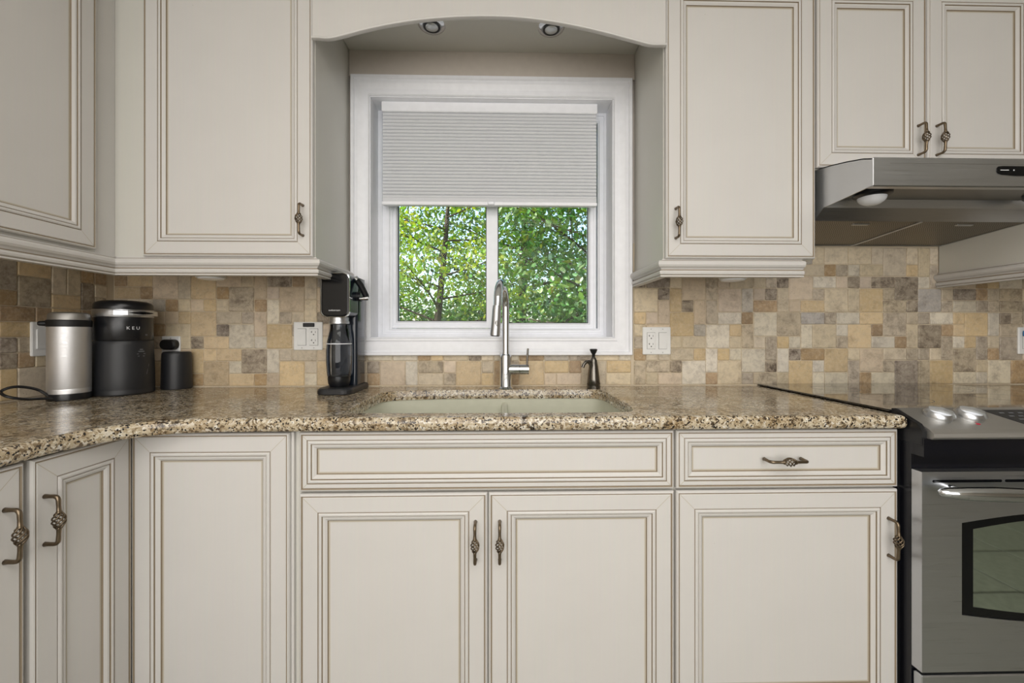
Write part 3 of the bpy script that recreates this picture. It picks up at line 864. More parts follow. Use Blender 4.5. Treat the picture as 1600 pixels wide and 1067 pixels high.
ctrl = [(-.425, -.577), (-.10, -.585), (.20, -.585), (.365, -.577), (.385, -.50), (.385, -.20), (.372, -.118), (.30, -.110), (.06, -.112), (-.06, -.109), (-.22, -.116), (-.36, -.138), (-.440, -.165), (-.450, -.25), (-.445, -.50)]
def dens(pts):
    out = []
    for i in range(len(pts)):
        a, b = pts[i], pts[(i + 1) % len(pts)]
        L_ = math.hypot(b[0] - a[0], b[1] - a[1]); n = 3 if L_ > .1 else 1
        for k in range(n): out.append((a[0] + (b[0] - a[0]) * k / n, a[1] + (b[1] - a[1]) * k / n))
    return out
hole = chaikin(dens(ctrl), 2)
ct = counter('countertop', outer, wts, hole, 'speckled tan granite countertop wrapping the corner around the sink')
MB().box(-.0368, -.0362, FY - .0004, FY + .010, .884, .902).build('seam', 'gasket', ct)
MB().box(-.0368, -.0362, FY + .012, -.59, .9135, .9144).build('seam', 'gasket', ct)
counter('countertop', [(1.848, FY), (2.5, FY), (2.5, -.001), (1.848, -.001)], [1, 1, 0, 1], None, 'short speckled granite countertop on the far side of the range')

# ------------------------------------------------------------------ sink
sk = thing('kitchen_sink', (-.03, -.35, .66), 'biscuit coloured undermount double bowl sink set in the granite', 'sink')
rim = offset_poly(hole, -.004)
m = MB()
rings = [[(a, b, .8785) for a, b in offset_poly(hole, -.022)], [(a, b, .8785) for a, b in rim]]
for ins, z in ((.0, .875), (.006, .80), (.012, .72), (.025, .690), (.05, .682)): rings.append([(a, b, z) for a, b in offset_poly(rim, ins)])
m.loft(rings, False, True, 0, True)
rings = [[(a, b, .877) for a, b in offset_poly(hole, -.021)]] + [[(a, b, z - .006) for a, b in offset_poly(rim, ins - .006)] for ins, z in ((0, .875), (.006, .8), (.025, .686), (.05, .676))]
m.loft(rings, False, True, 0, True)
m.build('basin', 'sink', sk)
m = MB(); dv = []
for y in [-.575 + .0475 * i for i in range(11)]:
    dip = .026 * math.sin(PI * (y + .575) / .475) ** .5 if -.575 < y < -.1 else 0
    zt = .868 - dip
    dv.append([(.008 + a * (1), y, z) for a, z in ((-.035, .684), (-.016, .72), (-.013, zt - .016), (-.009, zt - .004), (0, zt), (.009, zt - .004), (.013, zt - .016), (.016, .72), (.035, .684))])
m.loft(dv, True, True, 0, True); m.build('divider', 'sink', sk)
for x in (-.21, .20):
    m = MB(); m.lathe([(.048, .6835), (.046, .6865), (.036, .6855), (.034, .6825)], x, -.33, 28); m.build('drain', 'chrome', sk)

# ------------------------------------------------------------------ faucet
fx, fy = .013, -.083
fc = thing('faucet', (fx, fy, .914), 'tall chrome gooseneck pull-down faucet behind the sink', 'faucet')
m = MB(); m.lathe([(.031, .914), (.031, .918), (.027, .922), (.0245, .925), (.0235, 1.035), (.0225, 1.046), (.017, 1.049), (.016, 1.052)], fx, fy, 32); m.build('body', 'chrome', fc)
path = [(fx, fy, 1.045), (fx, fy, 1.15), (fx, fy, 1.232)]
ex, ey = -.030, -.185
for i in range(1, 13):
    a = PI * i / 12; k = (1 - math.cos(a)) / 2
    path.append((fx + ex * k, fy + ey * k, 1.232 + .090 * math.sin(a)))
path.append((fx + ex - .002, fy + ey - .004, 1.222))
m = MB(); m.tube(path, .0146, 18); m.build('gooseneck', 'chrome', fc)
hx, hy = fx + ex - .002, fy + ey - .004
m = MB()
m.tube([(hx, hy, 1.228), (hx - .001, hy - .002, 1.215), (hx - .003, hy - .006, 1.17), (hx - .006, hy - .010, 1.130), (hx - .0062, hy - .0105, 1.124)], [.0150, .0155, .0165, .0180, .0172], 18); hd = m.build('spray_head', 'steel', fc)
m = MB(); m.tube([(hx - .0062, hy - .0105, 1.1245), (hx - .0063, hy - .0106, 1.1225)], .014, 16); m.build('nozzle', 'gasket', hd)
m = MB(); m.ball((hx - .001, hy - .0215, 1.165), .009, sx=.62, sy=.35, sz=1.5); m.build('button', 'steel_dark', hd)
m = MB(); m.tube([(fx, fy, .990), (fx + .055, fy - .004, .990)], .0195, 20); m.tube([(fx + .0555, fy - .004, .990), (fx + .0565, fy - .004, .990)], .0180, 20); m.tube([(fx + .057, fy - .004, .990), (fx + .092, fy - .007, .990)], .0195, 20); lv = m.build('valve_housing', 'chrome', fc)
m = MB(); m.tube([(fx + .084, fy - .007, .995), (fx + .085, fy - .007, 1.035), (fx + .088, fy - .007, 1.073)], [.0042, .0042, .0038], 10); m.build('lever', 'gunmetal', lv)

# soap dispenser
sx_, sy_ = .362, -.085
sd = thing('soap_dispenser', (sx_, sy_, .914), 'dark pewter soap pump with curved spout on the counter beside the faucet', 'soap dispenser')
m = MB(); m.lathe([(.0270, .914), (.0270, .926), (.0255, .927), (.0255, .929), (.0265, .931), (.024, .955), (.0185, 1.0), (.0135, 1.026), (.009, 1.036), (.0072, 1.038)], sx_, sy_, 28); m.build('body', 'gunmetal', sd)
m = MB(); m.lathe([(.0065, 1.036), (.0065, 1.050), (.010, 1.055), (.0150, 1.066), (.0150, 1.0695), (.012, 1.071)], sx_, sy_, 24); m.build('pump_cap', 'black_satin', sd)
m = MB(); m.tube([(sx_ - .006, sy_ - .006, .985), (sx_ - .012, sy_ - .010, 1.008), (sx_ - .022, sy_ - .014, 1.021), (sx_ - .034, sy_ - .019, 1.020), (sx_ - .043, sy_ - .023, 1.011), (sx_ - .048, sy_ - .025, .999)], [.009, .0085, .0075, .0068, .0062, .0066], 12); m.build('spout', 'gunmetal', sd)

# ------------------------------------------------------------------ wall plates
def plate(x0, x1, z0, z1, label, layout, black=False):
    p = thing('wall_outlet', ((x0 + x1) / 2, 0, z0), label, 'outlet', 'white outlet plates')
    y = -.0012
    m = MB(); m.loft([[(a, y, b) for a, b in rrect(x0, x1, z0, z1, .004, 3)], [(a, y - .004, b) for a, b in rrect(x0, x1, z0, z1, .004, 3)], [(a, y - .006, b) for a, b in rrect(x0 + .003, x1 - .003, z0 + .003, z1 - .003, .003, 3)]]); m.build('plate', 'plastic_white', p)
    n = len(layout); w = (x1 - x0) / n; zc = (z0 + z1) / 2 - (.004 if black else 0)
    for i, t_ in enumerate(layout):
        cx = x0 + w * (i + .5) + (.005 if i == 0 else -.005) * (n > 1)
        m = MB(); m.box(cx - .0175, cx + .0175, y - .0063, y - .003, zc - .0345, zc + .0345); fr_ = m.build('insert_gap', 'slot', p)
        if t_ == 's':
            m = MB(); m.add([], []); m.loft([[(cx - .0165, y - .004, z) for z in (0,)] * 0 or [(cx - .0165, y - .003, zc - .0335), (cx + .0165, y - .003, zc - .0335), (cx + .0165, y - .003, zc + .0335), (cx - .0165, y - .003, zc + .0335)],
                    [(cx - .0165, y - .0075, zc - .0335), (cx + .0165, y - .0075, zc - .0335), (cx + .0165, y - .0100, zc + .0335), (cx - .0165, y - .0100, zc + .0335)]])
            m.build('rocker', 'plastic_white', p)
        else:
            m = MB(); m.bbox(cx - .0167, cx + .0167, y - .0085, y - .003, zc - .0337, zc + .0337, .001); r_ = m.build('receptacle', 'plastic_white', p)
            m = MB()
            for zz in (zc + .016, zc - .018):
                m.box(cx - .0085, cx - .0065, y - .0089, y - .008, zz + .001, zz + .009); m.box(cx - .0110, cx - .0066, y - .0089, y - .008, zz + .004, zz + .006); m.box(cx + .0065, cx + .008, y - .0089, y - .008, zz + .001, zz + .008)
                m.box(cx - .0022, cx + .0022, y - .0089, y - .008, zz - .008, zz - .0035)
            m.build('slots', 'slot', r_)
        for zz in (z0 + .009, z1 - .009):
            if black and zz > zc: continue
            m = MB(); m.tube([(cx, y - .005, zz), (cx, y - .0068, zz)], .0026, 10); m.build('screw', 'screw', p)
    if black:
        m = MB(); m.bbox((x0 + x1) / 2 - .023 + .004, (x0 + x1) / 2 + .023 + .004, y - .011, y - .004, z1 - .020, z1 - .004, .002); m.build('black_tab', 'black_matte', p)
    return p
plate(-.855, -.738, 1.064, 1.179, 'white rocker switch and outlet plate with a black tab beside the soda maker', 'sr', True)
plate(.586, .704, 1.044, 1.159, 'white outlet and rocker switch plate beside the window casing', 'rs')
po = plate(2.200, 2.318, 1.044, 1.159, 'white wall plate with a blue plug beyond the range', 'rs')
MB().bbox(2.214, 2.250, -.028, -.009, 1.118, 1.146, .004).build('blue_plug', 'blue', po)
p2 = plate(-1.385, -1.312, 1.005, 1.121, 'white outlet with a black plug behind the small black canister', 'r')
m = MB(); m.loft([[(a, -.010, b) for a, b in rrect(-1.374, -1.312, 1.067, 1.108, .018, 5)], [(a, -.030, b) for a, b in rrect(-1.374, -1.312, 1.067, 1.108, .018, 5)], [(a, -.036, b) for a, b in rrect(-1.370, -1.318, 1.072, 1.103, .014, 5)]]); m.build('black_plug', 'rubber', p2)
# plate on the left wall
lp = thing('wall_outlet', (XL, -.26, 1.055), 'white switch plate on the side wall behind the steel canister', 'outlet', 'white outlet plates')
m = MB(); m.loft([[(XL + .0012, a, b) for a, b in rrect(-.302, -.185, 1.055, 1.171, .004, 3)], [(XL + .0065, a, b) for a, b in rrect(-.302, -.185, 1.055, 1.171, .004, 3)], [(XL + .008, a, b) for a, b in rrect(-.299, -.188, 1.058, 1.168, .003, 3)]]); m.build('plate', 'plastic_white', lp)
for y in (-.272, -.215): MB().box(XL + .008, XL + .0115, y - .0165, y + .0165, 1.080, 1.146).build('rocker', 'plastic_white', lp)

# ------------------------------------------------------------------ soda maker
so = thing('soda_maker', (-.603, -.15, .914), 'tall black countertop soda maker with chrome rimmed head beside the window', 'soda maker')
SX0, SX1 = -.655, -.550
m = MB(); m.loft([[(a, b, z) for a, b in rrect(SX0 - .006 + i, SX1 + .012 - i, -.252 + i, -.022 - i, .03, 5)] for z, i in ((.914, .003), (.917, 0), (.930, 0), (.935, .003), (.937, .008))]); m.build('base', 'black_matte', so)
m = MB(); m.loft([[(a, b, z) for a, b in rrect(SX0 + .004, SX1, -.142, -.046, .012, 4)] for z in (.936, 1.345)], True, True, 0, True); m.build('column', 'soda_blue', so)
m = MB()
hr_ = [[(a, y, b) for a, b in rrect(SX0 + i, SX1 - i, 1.190 + i, 1.352 - i, .022, 5)] for y, i in ((-.120, 0.0), (-.214, 0))]
m.loft(hr_, True, True, 0, True); head = m.build('head', 'soda_blue', so)
m = MB(); m.loft([[(a, y, b) for a, b in rrect(SX0 + i, SX1 - i, 1.190 + i, 1.352 - i, .022, 5)] for y, i in ((-.2135, -.0005), (-.219, 0), (-.2205, .0025), (-.218, .0045))], False, False, 0, True); m.build('chrome_rim', 'chrome', head)
m = MB(); m.loft([[(a, y, b) for a, b in rrect(SX0 + i, SX1 - i, 1.190 + i, 1.352 - i, .018, 5)] for y, i in ((-.212, .004), (-.2185, .0045), (-.2195, .008))], True, True, 0, False); m.build('front_panel', 'black_gloss', head)
text_part('lettering', 'sodastream', .0105, 'print', head, lambda x, y, z: (-.604 + x * .85, -.2197 - z, 1.213 + y * .85))
m = MB(); m.lathe([(.034, 1.192), (.034, 1.178), (.036, 1.177), (.036, 1.168), (.033, 1.166)], -.603, -.178, 28); m.build('collar', 'steel', so)
m = MB(); m.tube([(SX1 - .004, -.138, 1.272), (SX1 + .016, -.138, 1.272)], .018, 18); pv = m.build('lever_pivot', 'black_satin', so)
m = MB(); m.tube([(SX1 + .008, -.170, 1.332), (SX1 + .018, -.158, 1.315), (SX1 + .034, -.145, 1.275), (SX1 + .036, -.143, 1.268)], [.011, .0115, .011, .010], 14); m.build('lever_arm', 'black_satin', so)
m = MB(); m.tube([(SX1 + .007, -.1712, 1.334), (SX1 + .004, -.175, 1.3395)], [.011, .0095], 14); m.build('lever_cap', 'chrome', so)
m = MB(); m.tube([(SX1 + .012, -.150, 1.263), (SX1 + .044, -.146, 1.266)], [.006, .009], 12); m.build('lever_end', 'chrome', so)
bt = thing('soda_bottle', (-.603, -.178, .937), 'clear plastic bottle with a black foot hanging in the soda maker', 'bottle')
m = MB(); m.lathe([(.0315, 1.170), (.0315, 1.150), (.035, 1.135), (.042, 1.105), (.0455, 1.07), (.0455, 1.03), (.043, .99), (.0395, .965)], -.603, -.178, 36, cap=False); m.build('bottle_wall', 'bottle', bt)
m = MB(); m.lathe([(.0400, .975), (.0402, .966), (.038, .950), (.033, .938), (.030, .937)], -.603, -.178, 36); m.build('foot', 'black_satin', bt)
m = MB(); m.lathe([(.0442, 1.096), (.0446, 1.0945), (.0444, 1.093)], -.603, -.178, 36, cap=False); m.build('fill_line', 'lens', bt)  # thin pale ring imitates the curved highlight on the clear bottle

# ------------------------------------------------------------------ coffee maker
kx, ky = -1.376, -.185
KS = .742
cm = thing('coffee_maker', (kx, ky, .914), 'round black pod coffee maker with a silver handle band', 'coffee maker')
m = MB(); m.lathe([(r_ * KS, z_) for r_, z_ in [(.112, .914), (.1175, .918), (.1180, .926), (.1165, .932), (.1165, .935), (.1172, .938), (.1165, .98), (.1125, 1.090), (.1105, 1.103), (.108, 1.106)]], kx, ky, 56); m.build('body', 'black_matte', cm)
m = MB(); m.lathe([(r_ * KS, z_) for r_, z_ in [(.105, 1.104), (.1085, 1.107), (.1110, 1.110), (.1110, 1.186), (.1095, 1.190)]], kx, ky, 56); hd = m.build('brew_head', 'black_satin', cm)
m = MB(); m.lathe([(r_ * KS, z_) for r_, z_ in [(.1085, 1.189), (.1125, 1.191), (.1140, 1.196), (.1140, 1.213), (.1120, 1.217)]], kx, ky, 56); m.build('silver_band', 'steel', cm)
m = MB(); m.lathe([(r_ * KS, z_) for r_, z_ in [(.1105, 1.216), (.1120, 1.222), (.1095, 1.236), (.103, 1.243), (.085, 1.248), (.05, 1.251), (.002, 1.252)]], kx, ky, 56); m.build('lid', 'black_satin', cm)
def on_cyl(ang, r): return (kx + r * KS * math.cos(ang), ky + r * KS * math.sin(ang))
m = MB(); A0, A1 = R(-75), R(42); pts = []
rings = []
for i in range(15):
    a = A0 + (A1 - A0) * i / 14; t_ = i / 14; ro = .1145 + .012 * min(1, t_ * 1.5)
    h0, h1 = 1.194, 1.2145
    c0, c1 = on_cyl(a, .113), on_cyl(a, ro)
    rings.append([(c0[0], c0[1], h0), (c1[0], c1[1], h0 + .002), (c1[0], c1[1], h1 - .002), (c0[0], c0[1], h1)])
m.loft(rings); m.build('lift_handle', 'steel', cm)
m = MB(); rings = []
for i in range(11):
    a = R(-40) + R(50) * i / 10; hgt = .0045 * math.sin(PI * i / 10) + .0004; ro = .1150 + .012 * min(1, ((a - A0) / (A1 - A0)) * 1.5)
    c0, c1 = on_cyl(a, ro - .004), on_cyl(a, ro + .0006)
    rings.append([(c0[0], c0[1], 1.205 - hgt), (c1[0], c1[1], 1.205 - hgt), (c1[0], c1[1], 1.205 + hgt), (c0[0], c0[1], 1.205 + hgt)])
m.loft(rings); m.build('handle_slot', 'black_gloss', cm)
def wrap(acen, z0, r, k=1.0):
    def fn(x, y, z):
        a = acen + x * k / (r * KS); p = on_cyl(a, r + .0003 + z); return (p[0], p[1], z0 + y * k)
    return fn
text_part('lettering', 'K E U', .019, 'print', hd, wrap(R(-31), 1.146, .1110, .82))
text_part('lettering', '88', .009, 'print_dim', hd, wrap(R(-2), 1.124, .1110))
for (a0, a1, z0, z1) in ((-22, -9, 1.066, 1.070), (-25, -6, 1.058, 1.0605), (-23, -8, 1.050, 1.0525), (-19, -12, 1.073, 1.077)):
    q = [on_cyl(R(a), .1146) for a in (a0, a1)]; m = MB()
    m.add([(q[0][0], q[0][1], z0), (q[1][0], q[1][1], z0), (q[1][0], q[1][1], z1), (q[0][0], q[0][1], z1)], [(0, 1, 2, 3)]); m.build('print_line', 'print_dim', cm)
m = MB()
q = [on_cyl(R(a), .1168) for a in (-5, -3.5)]
q2 = [on_cyl(R(a), .1150) for a in (3, 4.2)]
m.add([(q[0][0], q[0][1], .985), (q[1][0], q[1][1], .985), (q2[1][0], q2[1][1], 1.022), (q2[0][0], q2[0][1], 1.022)], [(0, 1, 2, 3)])
m.build('scratch', 'print_dim', cm)

# ------------------------------------------------------------------ steel canister appliance with a corded black base
tx, ty = -1.440, -.312
sc = thing('countertop_canister', (tx, ty, .914), 'brushed silver canister with black rim band, black base and looped black cord', 'canister')
m = MB(); m.lathe([(.050, .914), (.0535, .916), (.0545, .930), (.0535, .936)], tx, ty, 44); m.build('base', 'black_satin', sc)
m = MB(); m.lathe([(.0525, .935), (.0528, .950), (.0522, .9515), (.0528, .953), (.0528, 1.158)], tx, ty, 44); m.build('body', 'tank', sc)
m = MB(); m.lathe([(.052, 1.1535), (.0545, 1.155), (.0550, 1.174), (.053, 1.1765)], tx, ty, 44)
m.tube([(tx - .70 * r_, ty - .71 * r_, 1.1645) for r_ in (.040, .058, .068, .0715)], [.0085, .0085, .0075, .004], 12)
m.build('rim_band', 'rubber', sc)
m = MB(); m.lathe([(.051, 1.176), (.051, 1.190), (.048, 1.198), (.040, 1.2015), (.02, 1.203), (.002, 1.203)], tx, ty, 40); m.build('lid', 'tank_lid', sc)
loop = [(tx - .010, ty - .048, .926), (-1.478, -.37, .952), (-1.483, -.41, .967), (-1.492, -.435, .968), (-1.499, -.452, .957), (-1.469, -.460, .944), (-1.451, -.43, .932), (-1.456, -.39, .927), (tx + .002, ty - .050, .924)]
lp3 = []
for i in range(len(loop) - 1):
    P0 = Vector(loop[max(i - 1, 0)]); P1 = Vector(loop[i]); P2 = Vector(loop[i + 1]); P3 = Vector(loop[min(i + 2, len(loop) - 1)])
    for k in range(5):
        t_ = k / 5; lp3.append(.5 * (2 * P1 + (P2 - P0) * t_ + (2 * P0 - 5 * P1 + 4 * P2 - P3) * t_ ** 2 + (3 * P1 - P0 - 3 * P2 + P3) * t_ ** 3))
lp3.append(Vector(loop[-1]))
m = MB(); m.tube(lp3, .0042, 8); m.build('cord_loop', 'rubber', sc)

# ------------------------------------------------------------------ small black canister
bx, by = -1.288, -.0535
bc = thing('black_canister', (bx, by, .914), 'small matte black round canister on the counter beside the coffee maker', 'canister')
m = MB(); m.lathe([(.047, .914), (.0500, .916), (.0505, .922), (.0480, 1.046), (.0470, 1.054), (.0445, 1.058)], bx, by, 44); m.build('body', 'black_matte', bc)
m = MB(); m.lathe([(.0440, 1.0575), (.0430, 1.060), (.039, 1.061), (.002, 1.061)], bx, by, 40); m.build('top', 'black_satin', bc)

# ------------------------------------------------------------------ range
rg = thing('range', (1.463, -.34, 0), 'stainless slide-in range with black glass cooktop and oven door', 'range')
RX0, RX1 = 1.0805, 1.8445
m = MB(); m.box(RX0, RX1, -.655, -.600, .04, .861); m.box(RX0, RX1, -.600, -.010, .04, .9145); m.box(RX0 + .02, RX1 - .02, -.60, -.04, 0.0, .04); m.build('body', 'black_enamel', rg)
m = MB(); m.bbox(RX0 - .010, RX1 + .010, -.600, -.006, .9146, .9215, .0025); m.build('cooktop', 'cooktop', rg)
for cx_, cy_, r_ in ((1.27, -.40, .10), (1.66, -.40, .085), (1.27, -.17, .075), (1.66, -.17, .10)):
    ring = [[(cx_ + rr * math.cos(2 * PI * k / 40), cy_ + rr * math.sin(2 * PI * k / 40), .9217) for k in range(40)] for rr in (r_, r_ - .002)]
    bur = MB(); bur.loft(ring, False, False); bur.build('burner_ring', 'print_dim', rg)
# control panel, sloping to the front
def panel(x0, x1, mi=0):
    pr = [(-.594, .9225), (-.604, .9265), (-.690, .886), (-.701, .878), (-.703, .868), (-.696, .862), (-.600, .862)]
    m_ = MB(); m_.prism(pr, x0, x1, 0, 'YZ'); return m_
panel(RX0 + .012, RX1 - .012).build('control_panel', 'steel_panel', rg)
for x0, x1 in ((RX0 - .001, RX0 + .0118), (RX1 - .0118, RX1 + .001)):
    m = MB(); m.prism([(-.60, .925), (-.640, .9105), (-.672, .897), (-.684, .880), (-.684, .845), (-.60, .845)], x0, x1, 0, 'YZ'); m.build('end_cap', 'black_satin', rg)
MB().box(RX0, RX1, -.688, -.655, .815, .862).build('front_rail', 'black_enamel', rg)
# slope frame for knobs
sl = Vector((0, -.086, -.0405)).normalized(); nrm = Vector((0, -.426, .905)).normalized()
def on_panel(x, t_, h): 
    p = Vector((x, -.604, .9265)) + sl * t_ + nrm * h; return (p.x, p.y, p.z)
def knob(x, t_):
    k_ = MB()
    def ring(r_, h): return [tuple(Vector(on_panel(x, t_, h)) + Vector((1, 0, 0)) * r_ * 1.15 * math.cos(2 * PI * i / 28) + sl * r_ * 1.15 * math.sin(2 * PI * i / 28)) for i in range(28)]
    k_.loft([ring(.026, 0), ring(.0265, .004), ring(.025, .010), ring(.022, .016), ring(.020, .018)], True, True, 0, True)
    # grip ridge
    rid = []
    a = R(35); ax = Vector((1, 0, 0)) * math.cos(a) + sl * math.sin(a); bxv = -Vector((1, 0, 0)) * math.sin(a) + sl * math.cos(a)
    for u, w_, h_ in ((-.031, .005, .012), (-.024, .009, .024), (0, .0105, .030), (.024, .009, .026), (.034, .005, .013)):
        c_ = Vector(on_panel(x, t_, 0)) + ax * u
        rid.append([tuple(c_ + bxv * (w_ * q_) + nrm * hh) for q_, hh in ((-1, .008), (-.8, h_ - .004), (0, h_), (.8, h_ - .004), (1, .008))])
    k_.loft(rid, True, True, 0, True)
    return k_.build('knob', 'steel', rg)
for x, t_ in ((1.166, .040), (1.251, .040), (1.674, .040), (1.759, .040)): knob(x, t_)
m = MB(); q = [on_panel(x, t_, .0006) for x, t_ in ((1.315, .012), (1.60, .012), (1.60, .082), (1.372, .082))]; q_ = [on_panel(x, t_, -.001) for x, t_ in ((1.315, .012), (1.60, .012), (1.60, .082), (1.372, .082))]
m.loft([q_, q], True, True); dp = m.build('display', 'black_gloss', rg)
m = MB()
for i in range(9):
    for k in range(4):
        x0 = 1.352 + i * .026 + k * .012; t0 = .024 + k * .014
        if x0 > 1.585: continue
        m.add([on_panel(x0, t0, .0009), on_panel(x0 + .014, t0, .0009), on_panel(x0 + .014, t0 + .005, .0009), on_panel(x0, t0 + .005, .0009)], [(0, 1, 2, 3)])
m.build('key_marks', 'print_dim', dp)
m = MB(); c_ = (1.243, .074)
m.add([on_panel(c_[0] + .006 * math.cos(a), c_[1] + .0035 * math.sin(a), .0006) for a in [2 * PI * i / 12 for i in range(12)]], [tuple(range(12))]); m.build('red_mark', 'red', rg)
# oven door
DY0, DY1 = -.683, -.656
dr = MB()
dx0, dx1, dz0, dz1 = 1.0805, 1.8445, .258, .775
wx0, wx1, wz0, wz1 = 1.186, 1.740, .405, .643
DYF = DY0
def win_poly(ix, iz):
    pts = []
    n = 12
    x0, x1, z0, z1 = wx0 + ix, wx1 - ix, wz0 + iz, wz1 - iz
    for i in range(n + 1):
        t_ = i / n; pts.append((x0 + (x1 - x0) * t_, z0 - .024 * math.sin(PI * t_)))
    for i in range(n + 1):
        t_ = 1 - i / n; pts.append((x0 + (x1 - x0) * t_, z1 + .026 * math.sin(PI * t_)))
    return pts
hl = win_poly(0, 0)
slots = []
outerp = [(dx0, dz0), (dx1, dz0), (dx1, dz1), (dx0, dz1)]
loops = [[Vector((a, DYF, b)) for a, b in outerp], [Vector((a, DYF, b)) for a, b in reversed(hl)]]
flat = [p for l in loops for p in l]
dr.add([tuple(p) for p in flat], [tuple(t_) for t_ in tessellate_polygon([[Vector((p.x, p.z, 0)) for p in l] for l in loops])])
dr.loft([[(a, DYF, b) for a, b in outerp], [(a, DY1 - .0, b) for a, b in outerp]], False, True)
dr.loft([[(a, DYF, b) for a, b in hl], [(a, DYF + .008, b) for a, b in hl]], False, False)
od = dr.build('oven_door', 'steel', rg)
m = MB(); hi = win_poly(.034, .018); fl = [[Vector((a, 0, b)) for a, b in hl], [Vector((a, 0, b)) for a, b in reversed(hi)]]
m.add([(p.x, DYF + .0035, p.z) for l in fl for p in l], [tuple(t_) for t_ in tessellate_polygon([[Vector((p.x, p.z, 0)) for p in l] for l in fl])]); m.build('window_border', 'black_gloss', od)
m = MB(); m.prism(hi, DYF + .004, DYF + .007, 0, 'XZ'); m.build('oven_window', 'oven_glass', od)
m = MB()
for x0, x1 in ((1.108, 1.292), (1.300, 1.484), (1.492, 1.676)):
    m.prism(rrect(x0, x1, .7475, .7545, .0034, 4), DYF - .0006, DYF + .002, 0, 'XZ')
m.build('vent_slots', 'black_gloss', od)
m = MB(); hz_ = .733
hp = [(1.092, DYF - .030, hz_), (1.096, DYF - .032, hz_ + .001), (1.108, DYF - .036, hz_ + .002), (1.15, DYF - .044, hz_ + .003), (1.21, DYF - .049, hz_ + .003), (1.32, DYF - .054, hz_), (1.4625, DYF - .056, hz_ - .001), (1.605, DYF - .054, hz_), (1.715, DYF - .049, hz_ + .003), (1.775, DYF - .044, hz_ + .003), (1.817, DYF - .036, hz_ + .002), (1.829, DYF - .032, hz_ + .001), (1.833, DYF - .030, hz_)]
m.tube(hp, [.005, .010, .013, .0165, .0185, .0165, .015, .0165, .0185, .0165, .013, .010, .005], 18)
m.tube([(1.150, DYF + .002, hz_), (1.150, DYF - .040, hz_ + .002)], .011, 12); m.tube([(1.775, DYF + .002, hz_), (1.775, DYF - .040, hz_ + .002)], .011, 12); m.build('door_handle', 'chrome', od)
m = MB(); m.bbox(1.084, 1.841, -.680, -.656, .055, .246, .003); dw = m.build('storage_drawer', 'steel', rg)

# ------------------------------------------------------------------ range hood
hd_ = thing('range_hood', (1.465, -.25, 1.494), 'stainless under-cabinet range hood above the cooktop', 'range hood')
HX0, HX1 = 1.0885, 1.8565
side = [(-.012, 1.698), (-.325, 1.698), (-.37, 1.691), (-.44, 1.676), (-.50, 1.660), (-.530, 1.648), (-.530, 1.568), (-.345, 1.5585), (-.300, 1.524), (-.012, 1.502)]
def strip(x0, x1): return MB().prism(side, x0, x1, 0, 'YZ')
# end panels
strip(HX0, HX0 + .004).build('side_panel', 'steel', hd_); strip(HX1 - .004, HX1).build('side_panel', 'steel', hd_)
m = MB()
top = side[1:6]
m.loft([[(HX0, y, z) for y, z in top], [(HX1, y, z) for y, z in top]], False, False, 0, True, closed=False)
m.loft([[(HX0, y, z) for y, z in top], [(HX0, y + .002, z - .003) for y, z in top]], False, False, 0, False, closed=False)
m.build('top_shell', 'steel', hd_)
m = MB(); m.bbox(HX0, HX1, -.5335, -.5285, 1.566, 1.650, .002); m.box(HX0 + .004, HX1 - .004, -.5285, -.508, 1.566, 1.569); fp = m.build('front_panel', 'steel', hd_)
MB().box(HX0 + .05, HX1 - .05, -.53385, -.5330, 1.632, 1.6328).build('crease', 'steel_dark', fp)
m = MB(); m.prism([(1.460, 1.620), (1.464, 1.625), (1.476, 1.6265), (1.76, 1.6265), (1.76, 1.598), (1.52, 1.598), (1.476, 1.601), (1.464, 1.605), (1.460, 1.611)], -.5352, -.533, 0, 'XZ'); dpl = m.build('control_display', 'black_gloss', hd_)
m = MB(); m.prism(rrect(1.470, 1.496, 1.6135, 1.6155, .0009, 2), -.5356, -.535, 0, 'XZ'); m.prism(rrect(1.509, 1.513, 1.6125, 1.6165, .0018, 3), -.5356, -.535, 0, 'XZ'); m.build('control_marks', 'print', dpl)
# underside: lamp bay, sloping strip, filters
m = MB(); m.add([(HX0 + .004, -.508, 1.585), (HX1 - .004, -.508, 1.585), (HX1 - .004, -.352, 1.585), (HX0 + .004, -.352, 1.585)], [(0, 1, 2, 3)]); m.add([(HX0 + .004, -.508, 1.585), (HX1 - .004, -.508, 1.585), (HX1 - .004, -.508, 1.567), (HX0 + .004, -.508, 1.567)], [(0, 1, 2, 3)]); m.build('lamp_bay', 'steel_dark', hd_)
m = MB(); m.add([(HX0 + .004, -.353, 1.586), (HX1 - .004, -.353, 1.586), (HX1 - .004, -.345, 1.5585), (HX0 + .004, -.345, 1.5585), (HX1 - .004, -.301, 1.525), (HX0 + .004, -.301, 1.525)], [(0, 1, 2, 3), (3, 2, 4, 5)]); m.build('cross_strip', 'steel', hd_)
mid = (HX0 + HX1) / 2
for x0, x1 in ((HX0 + .006, mid - .004), (mid + .004, HX1 - .006)):
    m = MB(); m.prism([(-.300, 1.526), (-.300, 1.531), (-.016, 1.509), (-.016, 1.504)], x0, x1, 0, 'YZ'); fl_ = m.build('grease_filter', 'hood_filter', hd_)
    MB().bbox((x0 + x1) / 2 - .03, (x0 + x1) / 2 + .03, -.275, -.262, 1.520, 1.527, .002).build('filter_latch', 'steel', fl_)
m = MB(); m.prism([(-.301, 1.5225), (-.301, 1.528), (-.012, 1.506), (-.012, 1.5005)], mid - .006, mid + .006, 0, 'YZ'); m.build('filter_rail', 'steel', hd_)
m = MB(); m.box(HX0 + .004, HX1 - .004, -.0155, -.010, 1.501, 1.516); m.build('rear_lip', 'steel_dark', hd_)
